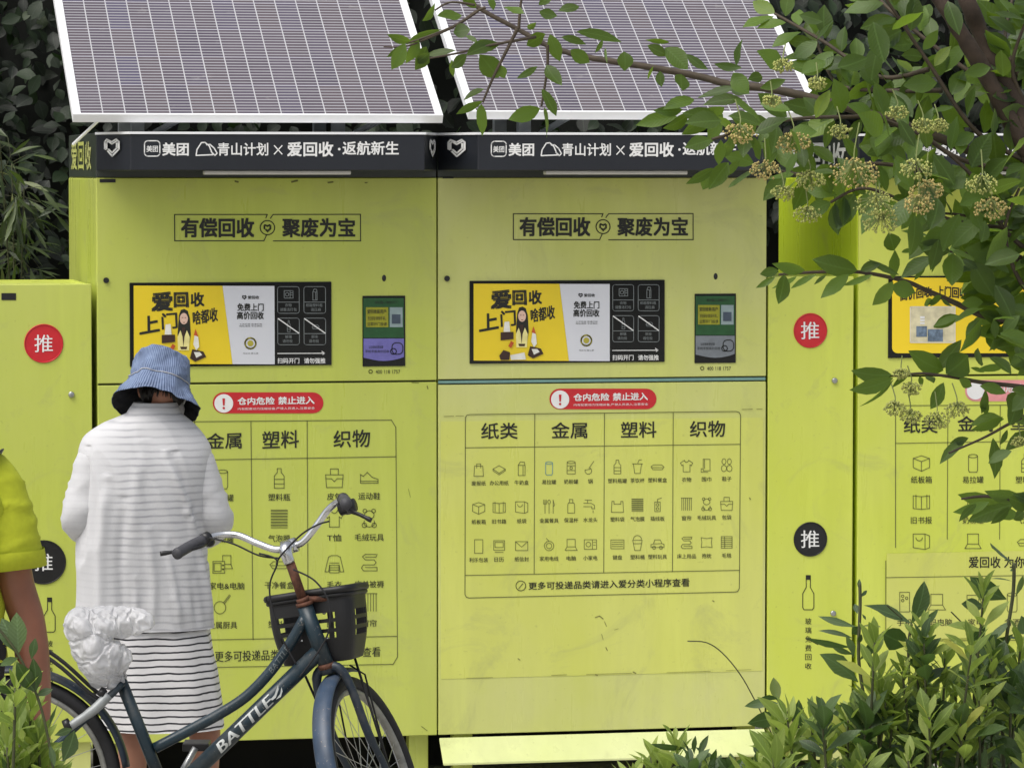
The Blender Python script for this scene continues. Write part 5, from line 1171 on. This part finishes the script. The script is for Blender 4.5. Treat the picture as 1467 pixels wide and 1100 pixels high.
LV(zD, [((605, 748), (372, 690), .5), ((335, 748), (165, 712), .3), ((200, 748), (103, 768), .55), ((230, 770), (198, 922), .5), ((182, 782), (82, 838), .3), ((292, 780), (162, 842), .22), ((395, 770), (262, 842), .22), ((447, 770), (382, 822), .25), ((562, 768), (416, 892), .38), ((685, 770), (528, 826), .2), ((622, 748), (728, 712), .5), ((790, 805), (683, 928), .45), ((792, 790), (800, 640), .42), ((780, 832), (905, 860), .7), ((822, 770), (663, 690), .2), ((795, 645), (768, 552), .8), ((835, 655), (905, 640), .35),
        ((1085, 652), (918, 610), .6), ((1000, 645), (918, 572), .7), ((1100, 660), (1095, 828), .62), ((1005, 682), (830, 790), .42), ((1165, 642), (1235, 485), .75), ((1135, 640), (1085, 590), .6), ((1200, 705), (1310, 880), .55), ((1260, 785), (1400, 955), .6), ((1135, 940), (1255, 908), .45), ((982, 932), (1045, 885), .3), ((1000, 1042), (1140, 985), .35), ((1235, 1000), (1165, 1085), .4), ((1310, 1000), (1320, 1100), .5), ((1400, 930), (1330, 1000), .4), ((1390, 760), (1300, 700), .5), ((1150, 690), (1230, 740), .5), ((960, 700), (900, 800), .3), ((1010, 690), (990, 760), .2), ((1180, 690), (1200, 740), .4), ((1040, 880), (970, 925), .4)])
TW([zD(*p) for p in ((1560, 740), (1467, 700), (1250, 670), (1080, 650))], .005, .002); TW([zD(*p) for p in ((1467, 690), (1380, 640), (1300, 560), (1180, 470), (960, 450))], .0045, .002)
TW([zE(*p) for p in ((1300, 840), (1132, 800), (860, 770), (700, 740), (560, 720), (450, 710), (280, 725))], .005, .0018)
LV(zE, [((262, 718), (-5, 690), .42), ((272, 740), (-15, 818), .3), ((275, 750), (48, 928), .14), ((385, 700), (262, 806), .22), ((602, 690), (372, 560), .5), ((562, 692), (722, 488), .4), ((620, 712), (765, 590), .85), ((705, 745), (790, 795), .5), ((605, 770), (518, 945), .45), ((445, 730), (462, 792), .5), ((492, 728), (540, 775), .55), ((872, 702), (780, 672), .3), ((842, 792), (1015, 842), .42), ((880, 820), (852, 975), .34), ((1000, 1010), (780, 1050), .5), ((1112, 842), (1028, 965), .7), ((1010, 380), (900, 565), .55), ((852, 352), (705, 575), .42), ((842, 382), (800, 515), .4), ((722, 252), (865, 242), .5), ((705, 330), (535, 402), .3), ((940, 375), (935, 560), .6), ((500, 215), (500, 270), .5), ((590, 220), (660, 270), .3), ((1100, 400), (1000, 470), .35), ((990, 520), (1120, 640), .5), ((1000, 660), (820, 690), .3), ((1132, 700), (1030, 600), .6), ((1132, 560), (1040, 660), .5)])
TW([zF(*p) for p in ((1420, 670), (1349, 700), (1270, 740), (1160, 800), (1000, 870))], .004, .0018); TW([zG(*p) for p in ((1250, 50), (1147, 50), (1000, 30), (900, 40))], .005, .002)
LV(zF, [((1085, 800), (958, 922), .3), ((1092, 800), (1005, 826), .4), ((1205, 800), (1212, 990), .5), ((1250, 702), (1105, 762), .45), ((1282, 742), (1315, 598), .55), ((1272, 762), (1238, 832), .35), ((1175, 690), (1160, 600), .4)])
LV(zG, [((1147, 40), (990, 8), .35), ((1060, 50), (885, 22), .3), ((1105, 60), (925, 130), .42), ((1010, 52), (866, 92), .3), ((1092, 72), (1015, 138), .35), ((1147, 90), (1105, 122), .5), ((1190, 60), (1100, 20), .4), ((960, 60), (890, 130), .25)])
LV(zC, [((560, 700), (340, 770), .4), ((480, 770), (270, 775), .36), ((820, 620), (945, 660), .75), ((700, 770), (470, 945), .42), ((760, 800), (660, 1010), .45), ((440, 820), (150, 880), .36), ((520, 800), (340, 900), .45), ((900, 700), (620, 740), .36), ((860, 610), (580, 690), .25), ((1200, 560), (1020, 620), .4), ((1450, 780), (1180, 720), .45), ((1000, 860), (850, 920), .6), ((1130, 880), (1000, 1010), .4), ((840, 960), (700, 1110), .5), ((800, 1140), (660, 1330), .45), ((700, 1180), (500, 1290), .3), ((700, 1190), (620, 1330), .5), ((880, 1120), (780, 1240), .4)])
# branches of the dense part
dens = [TW(p, .005, .0025, d) for p, d in (
    ([(1480, 150), (1400, 110), (1330, 60), (1270, 10), (1250, -20)], .2), ([(1490, 240), (1400, 190), (1330, 90), (1290, 30), (1260, -15)], -.05), ([(1500, 250), (1380, 230), (1290, 175), (1200, 168), (1110, 175), (1020, 200)], -.15),
    ([(1500, 300), (1400, 270), (1300, 240), (1215, 235), (1150, 250), (1080, 235)], .1), ([(1470, 330), (1380, 320), (1320, 300), (1240, 270), (1190, 290)], 0), ([(1500, 380), (1440, 330), (1400, 260), (1330, 200), (1250, 165)], -.1),
    ([(1460, 110), (1440, 60), (1450, 0)], .05), ([(1480, 170), (1450, 100), (1470, 30)], -.05), ([(1330, 100), (1260, 110), (1180, 60), (1110, 20)], .25), ([(1350, 130), (1270, 130), (1200, 120), (1170, 60)], .2), ([(1510, 460), (1460, 400), (1440, 330), (1460, 270)], -.05), ([(1500, 520), (1455, 480), (1430, 420), (1400, 380)], .05))]
for P in dens: leafy(lm_, P, 0, 21, .062, .52, .08, 1.1)
def scatter(n, x0, y0, x1, y1, size=.062, wr=.5, dY=.35, prob=None):
    k = 0
    while k < n:
        x = random.uniform(x0, x1); y = random.uniform(y0, y1)
        if prob and random.random() > prob(x, y): continue
        k += 1; b = at(x, y, YT+random.uniform(-dY, dY)); a = random.uniform(0, 2*pi)
        d = V((cos(a)*1.0-.25, random.uniform(-.5, .5), sin(a)*.8-.25)).normalized(); L = size*random.uniform(.7, 1.2)
        nn = (V((0, 0, 1))*random.random()+TOCAM*random.uniform(.2, 1)+rv(.35)).normalized()
        leaf(lm_, b, b+d*L, nn, L*wr*random.uniform(.85, 1.15), PROF_O, random.uniform(.1, .35), random.uniform(-.05, .15))
scatter(96, 1030, 150, 1480, 335, prob=lambda x, y: 0 if (1345 < x < 1465 and 170 < y < 245) or (1150 < x < 1235 and 175 < y < 235) else (1-max(0, abs(y-235)-45)/80) if y < 215+max(0, x-1080)*.6 else 0)
scatter(22, 1250, -10, 1480, 150); scatter(6, 1130, 20, 1250, 150); scatter(34, 1395, 330, 1480, 560); scatter(10, 1440, 560, 1490, 740); scatter(26, 1330, 290, 1480, 380)
crown = lm_.build('leaves', L_tree, tr, True); tw.build('twigs', M_twigd, tr, True)
M_flow = plain('flower_buds', srgb(164, 168, 92), .7, var=.3, scale=200); M_flow2 = plain('flower_buds_tan', srgb(176, 160, 96), .7, var=.3, scale=200); M_stalk = plain('flower_stalks', srgb(112, 122, 66), .7)
zK = Z(1000, 0, 2.75)
OCT = [(1,0,0),(-1,0,0),(0,1,0),(0,-1,0),(0,0,1),(0,0,-1)]; OF = [(0,2,4),(2,1,4),(1,3,4),(3,0,4),(2,0,5),(1,2,5),(3,1,5),(0,3,5)]
fl = [zK(*p[:2])+(p[2]/2.75,) for p in ((335,255,40),(470,325,38),(785,440,42),(885,490,45),(945,490,38),(290,395,36),(165,520,62),(375,555,66),(560,515,46),(265,665,58),(335,755,46),(440,705,60),(615,675,92),(430,840,52),(700,800,80),(720,870,70),(860,660,62),(900,740,66),(870,800,60),(1120,720,62),(1155,815,66))]
fl += [zE(*p[:2])+(p[2]/4.583,) for p in ((325,705,52),(392,800,66),(285,930,72),(385,985,72),(690,940,78),(560,1010,84))] + [zF(1330, 815)+(12,)]
for i, (x, y, r) in enumerate(fl):
    Yf = YT-random.uniform(.22, .42) if i < 21 else YT-.06; c = at(x, y, Yf); rr = (at(x+r, y, Yf)-c).length; m = MB(); st_ = MB()
    k0 = c+V((.1*rr, .3*rr, .9*rr)); nb = int(44+rr*2300)
    st_.tube(smooth_path([k0+V((random.uniform(-.3, .6)*rr, .6*rr, rr*1.1)), k0, c+V((0, 0, .45*rr))], 8), .0012, 5)
    for j in range(nb):
        d = rv(1).normalized(); d.z = d.z*.75-.12; p = c+V((d.x*rr*1.05, d.y*rr*.8, d.z*rr*.85))*random.uniform(.72, 1.04); s_ = random.uniform(.0016, .0030)
        m.add([p+V(o)*s_ for o in OCT], OF)
        if j % 3 == 0: st_.tube([c+V((0, 0, .45*rr)), (c+V((0, 0, .2*rr))).lerp(p, .55), p], .0006, 3, cap=False)
    f = m.build('flower_cluster', M_flow2 if i in (7, 6, 12, 17, 18, 20, 9) else M_flow, tr, True); st_.build('stalks', M_stalk, f)

# ---- evergreen shrubs in the foreground
def whorl(ms, m, p, up, n, L, wr=.24, tilt=.75, prof=PROF_L):
    up = V(up).normalized(); a0 = random.uniform(0, 6.28); e1 = up.orthogonal().normalized(); e2 = up.cross(e1)
    for i in range(n):
        a = a0+2.4*i; q = p-up*L*.09*i; tt = tilt*(.45+.55*i/n)+random.uniform(-.12, .12); dr = (up*cos(tt*1.35)+(e1*cos(a)+e2*sin(a))*sin(tt*1.35)).normalized()
        l_ = L*random.uniform(.75, 1.15)*(.7+.3*min(1, i/3)); nn = (up*1.0+TOCAM*.3+rv(.15)).normalized()
        leaf(m, q, q+dr*l_, nn, l_*wr*random.uniform(.85, 1.2), prof, random.uniform(.15, .4), random.uniform(.0, .18))
def shrub(name, label, loc, stems, bigs, ylv, group='leafy shrubs in the foreground', mat=L_shrub, extra=()):
    t = thing(name, label, 'shrub', loc, group); sm = MB(); y = MB(); o = MB()
    for (x, py, Y, L, n, old) in stems:
        tip = at(x, py, Y); foot = V((loc[0]+(tip.x-loc[0])*.45, loc[1]+(tip.y-loc[1])*.4, 0)); midp = foot.lerp(tip, .6)+V((random.uniform(-.03, .03), random.uniform(-.04, .04), 0))
        P = smooth_path([foot, midp, tip], 24); sm.tube(P, [.0065-.0045*i/24 for i in range(25)], 6)
        up = (P[-1]-P[-4]).normalized()
        whorl(sm, o if old else y, tip, up, n, L, .40 if old else random.uniform(.25, .34))
        for k in range(2): 
            q = P[-3-3*k]; whorl(sm, o if (old or k == 1) else y, q, up+rv(.2), 5, L*1.15, .42 if (old or k) else .31, 1.0)
    for z, Y, lst in bigs:
        for q in lst: pleaf(o, z(*q[0]), z(*q[1]), Y, q[2] if len(q) > 2 else .4, .7, PROF_L)
    for z, Y, pts, r in extra: sm.tube(smooth_path([at(*z(*p), Y) for p in pts], 24), r, 6)
    y.build('young_leaves', mat, t, True); o.build('old_leaves', L_old, t, True); sm.build('stems', M_twig, t, True); return t
YS = -6.3; zS = Z(1060, 780, 3.437)
rs = random.Random(3); st1 = []; st2 = []
for k in range(52):
    x = rs.uniform(1090, 1480); lo = 1012 if x < 1180 else 975 if x < 1250 else 915; y = rs.uniform(lo, 1130)
    (st1 if x < 1290 else st2).append((x, y, YS+rs.uniform(-.25, .3), rs.uniform(.060, .088), rs.randint(6, 9), rs.random() < .3))
for x, y in ((900, 400), (800, 620), (1200, 230), (960, 900), (815, 925), (1150, 930), (1010, 560), (1160, 660), (900, 480), (350, 860), (180, 890), (760, 780), (1330, 720), (720, 760), (860, 560), (1240, 560), (1060, 740), (920, 700)):
    q = zS(x, y); (st1 if q[0] < 1290 else st2).append((q[0], q[1], YS-.1, .062, 8, False))
cS = at(1200, 1050, YS); cS2 = at(1390, 1050, YS)
shrub('evergreen_shrub', 'bushy evergreen shrub at lower right, its tall bare-tipped shoot before the dark gap', (cS.x, YS, 0), st1,
      [(zS, YS, [((575, 405), (385, 352), .2), ((560, 462), (385, 423), .15), ((555, 505), (328, 458), .14), ((560, 540), (455, 505), .3), ((582, 675), (392, 538), .42), ((598, 402), (695, 405), .3), ((592, 565), (695, 440), .35), ((595, 400), (550, 440), .9), ((845, 388), (608, 298), .42), ((845, 388), (908, 178), .42), ((838, 490), (698, 430), .6), ((862, 412), (978, 315), .2), ((590, 225), (588, 168), .35), ((590, 260), (626, 225), .2), ((580, 340), (565, 290), .4), ((600, 340), (620, 370), .5), ((620, 570), (690, 600), .6), ((610, 840), (440, 800), .42), ((190, 780), (22, 795), .3), ((230, 850), (36, 880), .38), ((190, 775), (165, 652), .48), ((300, 960), (290, 760), .38), ((190, 760), (100, 755), .25), ((580, 490), (600, 440), .5), ((520, 440), (560, 560), .5)])],
      None, extra=[(zS, YS, ((590, 190), (592, 300), (585, 560), (615, 780), (660, 1100)), .0035), (zS, YS, ((845, 390), (830, 500), (835, 700)), .003), (zS, YS, ((190, 770), (260, 860), (330, 960), (380, 1150)), .003), (zS, YS, ((800, 365), (725, 300)), .0015), (zS, YS, ((330, 460), (385, 490)), .0015),
                   (lambda x, y: (x, y), YS+.05, ((985, 918), (1012, 920), (1035, 935), (1060, 965), (1080, 1000), (1110, 1060), (1140, 1130)), .0012), (lambda x, y: (x, y), YS+.05, ((1092, 1063), (1110, 1095), (1120, 1130)), .0012)])
shrub('evergreen_shrub', 'evergreen shrub in the lower right corner, its tallest stem crossing the pasted notice', (cS2.x, YS+.05, 0), st2,
      [(zS, YS, [((1345, 92), (1232, -10), .5), ((1312, 268), (1132, 158), .5), ((1340, 180), (1230, 168), .12), ((1360, 250), (1395, 150), .3), ((1200, 300), (1090, 290), .5), ((1335, 370), (1215, 480), .3), ((1345, 440), (1180, 590), .4), ((1390, 470), (1330, 460), .5), ((1300, 640), (1180, 600), .5), ((1385, 350), (1400, 440), .9), ((1290, 640), (1420, 720), .5), ((1150, 560), (1100, 640), .7), ((1210, 700), (1000, 640), .4), ((1320, 800), (1230, 700), .5), ((1270, 440), (1190, 520), .5), ((1400, 560), (1370, 620), .6), ((1130, 480), (1210, 390), .4), ((1350, 110), (1330, 128), .5)])],
      None, extra=[(zS, YS, ((1350, 90), (1345, 240), (1310, 480), (1290, 720), (1300, 1150)), .0038), (zS, YS, ((1200, 430), (1110, 720), (1080, 1100)), .0032), (zS, YS, ((1040, 330), (1110, 400)), .0014)])
cM = at(985, 1120, YS); zM = Z(860, 1000, 5.642)
shrub('evergreen_shrub', 'low sprigs of an evergreen shrub at the bottom edge before the pale kick board', (cM.x, YS-.05, 0),
      [(x, y, YS+rs.uniform(-.1, .1), .060, 8, o_) for x, y, o_ in ((932, 1082, False), (968, 1062, False), (952, 1092, False), (990, 1096, True), (1022, 1098, True), (1048, 1102, True), (905, 1108, False), (1070, 1110, False), (1000, 1112, False), (940, 1115, False))],
      [(zM, YS, [((760, 450), (770, 300), .3), ((795, 480), (875, 295), .28), ((740, 470), (660, 330), .2), ((700, 400), (410, 368), .25), ((870, 560), (920, 480), .5), ((960, 480), (1100, 560), .4), ((1170, 560), (1240, 470), .4), ((820, 560), (640, 500), .25)])], None)
YL = -7.2; cL = at(20, 1080, YL)
shrub('evergreen_shrub', 'fresh green leafy shrub in the lower left corner before the bare arm', (cL.x, YL, 0),
      [(x, y, YL+rs.uniform(-.12, .12), .062, 8, False) for x, y in ((22, 985), (45, 1010), (8, 1020), (30, 1040), (55, 1062), (10, 1070), (38, 1085), (62, 1095), (-10, 1000), (20, 1110), (75, 1100), (-15, 1060), (48, 1045), (28, 1062))],
      [(Z(0, 840, 4.23), YL-.1, [((110, 410), (10, 190), .5), ((110, 410), (100, 155), .48), ((215, 640), (100, 455), .42), ((190, 440), (215, 310), .42), ((110, 430), (0, 480), .4), ((215, 640), (200, 430), .36), ((220, 660), (320, 620), .5), ((100, 640), (-40, 610), .3), ((300, 850), (360, 690), .32), ((330, 900), (440, 860), .4), ((380, 1060), (450, 870), .5), ((300, 950), (330, 1090), .3)])], None, mat=L_shrub,
      extra=[(Z(0, 840, 4.23), YL-.1, ((-20, 240), (110, 410), (220, 650), (280, 860), (330, 1150)), .0022)])

# ------------------------------------------------------------------ hedge behind the machines
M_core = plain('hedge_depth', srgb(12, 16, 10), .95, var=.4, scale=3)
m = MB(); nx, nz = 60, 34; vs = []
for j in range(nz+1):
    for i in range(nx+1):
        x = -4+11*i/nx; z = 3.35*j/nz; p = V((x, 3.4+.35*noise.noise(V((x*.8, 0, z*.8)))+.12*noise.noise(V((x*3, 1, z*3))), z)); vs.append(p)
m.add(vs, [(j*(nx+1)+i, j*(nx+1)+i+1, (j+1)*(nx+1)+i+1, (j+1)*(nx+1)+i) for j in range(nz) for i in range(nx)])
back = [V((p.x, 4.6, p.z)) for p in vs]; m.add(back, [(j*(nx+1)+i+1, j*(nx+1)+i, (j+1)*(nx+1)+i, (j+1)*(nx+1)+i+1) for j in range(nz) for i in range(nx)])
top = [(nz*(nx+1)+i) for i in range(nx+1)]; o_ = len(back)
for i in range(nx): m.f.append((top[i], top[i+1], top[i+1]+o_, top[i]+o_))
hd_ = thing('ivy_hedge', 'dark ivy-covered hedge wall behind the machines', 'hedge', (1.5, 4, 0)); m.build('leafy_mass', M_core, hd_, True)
m = MB()
def hedge_leaves(n, x0, x1, z0, z1, size, y0=2.75, y1=3.45):
    for k in range(n):
        x = random.uniform(x0, x1); z = random.uniform(z0, z1)
        cl = noise.noise(V((x*1.7, 3, z*1.7)))
        if random.random() > .72+.9*cl: continue
        y = random.uniform(y0, y1)-.25*cl; d = V((random.gauss(0, .6), random.uniform(-.7, .1), -.7+random.gauss(0, .5))).normalized(); L = size*random.uniform(.6, 1.3)
        nn = (V((0, -.7, .8))+rv(.4)).normalized(); leaf(m, (x, y, z), V((x, y, z))+d*L, nn, L*random.uniform(.5, .8), PROF_O, random.uniform(.1, .4), .12)
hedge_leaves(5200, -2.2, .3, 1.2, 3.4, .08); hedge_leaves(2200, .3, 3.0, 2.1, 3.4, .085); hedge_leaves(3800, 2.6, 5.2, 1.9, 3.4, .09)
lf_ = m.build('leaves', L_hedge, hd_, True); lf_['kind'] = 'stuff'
# pale bamboo at the left, in front of the hedge
for bi, (bx, by) in enumerate(((-.36, 2.1), (-.14, 1.8))):
    t = thing('bamboo', ('slender bamboo spray growing close beside the side wall of the leftmost machine', 'slender bamboo spray behind the left glass bin, further from the machine than its neighbour')[1-bi], 'bamboo', (bx, by, 0), 'bamboo behind the left glass bin'); m = MB(); l_ = MB()
    for c_ in range(3):
        top = V((bx+random.uniform(-.15, .2), by-random.uniform(0, .3), random.uniform(2.05, 2.45))); P = smooth_path([(bx+random.uniform(-.05, .05), by, 0), (bx, by, 1.2), top], 30); m.tube(P, [.006-.004*i/30 for i in range(31)], 6)
        for i in range(12, 31):
            for s_ in range(3):
                b = P[i]; d = V((random.gauss(0, .8), random.gauss(0, .5), random.uniform(-.9, .6))).normalized(); e = b+d*random.uniform(.04, .12); m.tube([b, e], .0012, 3)
                for q in range(2):
                    dd = (d+V((random.gauss(0, .5), random.gauss(0, .4), -.5+random.gauss(0, .4)))).normalized(); L = random.uniform(.09, .15); leaf(l_, e, e+dd*L, (V((0, -.6, .7))+rv(.3)).normalized(), L*.15, PROF_L, .2, .15)
    l_.build('leaves', L_bamboo, t, True); m.build('stems', M_twig, t, True)
bpy.data.objects.remove(_tob)
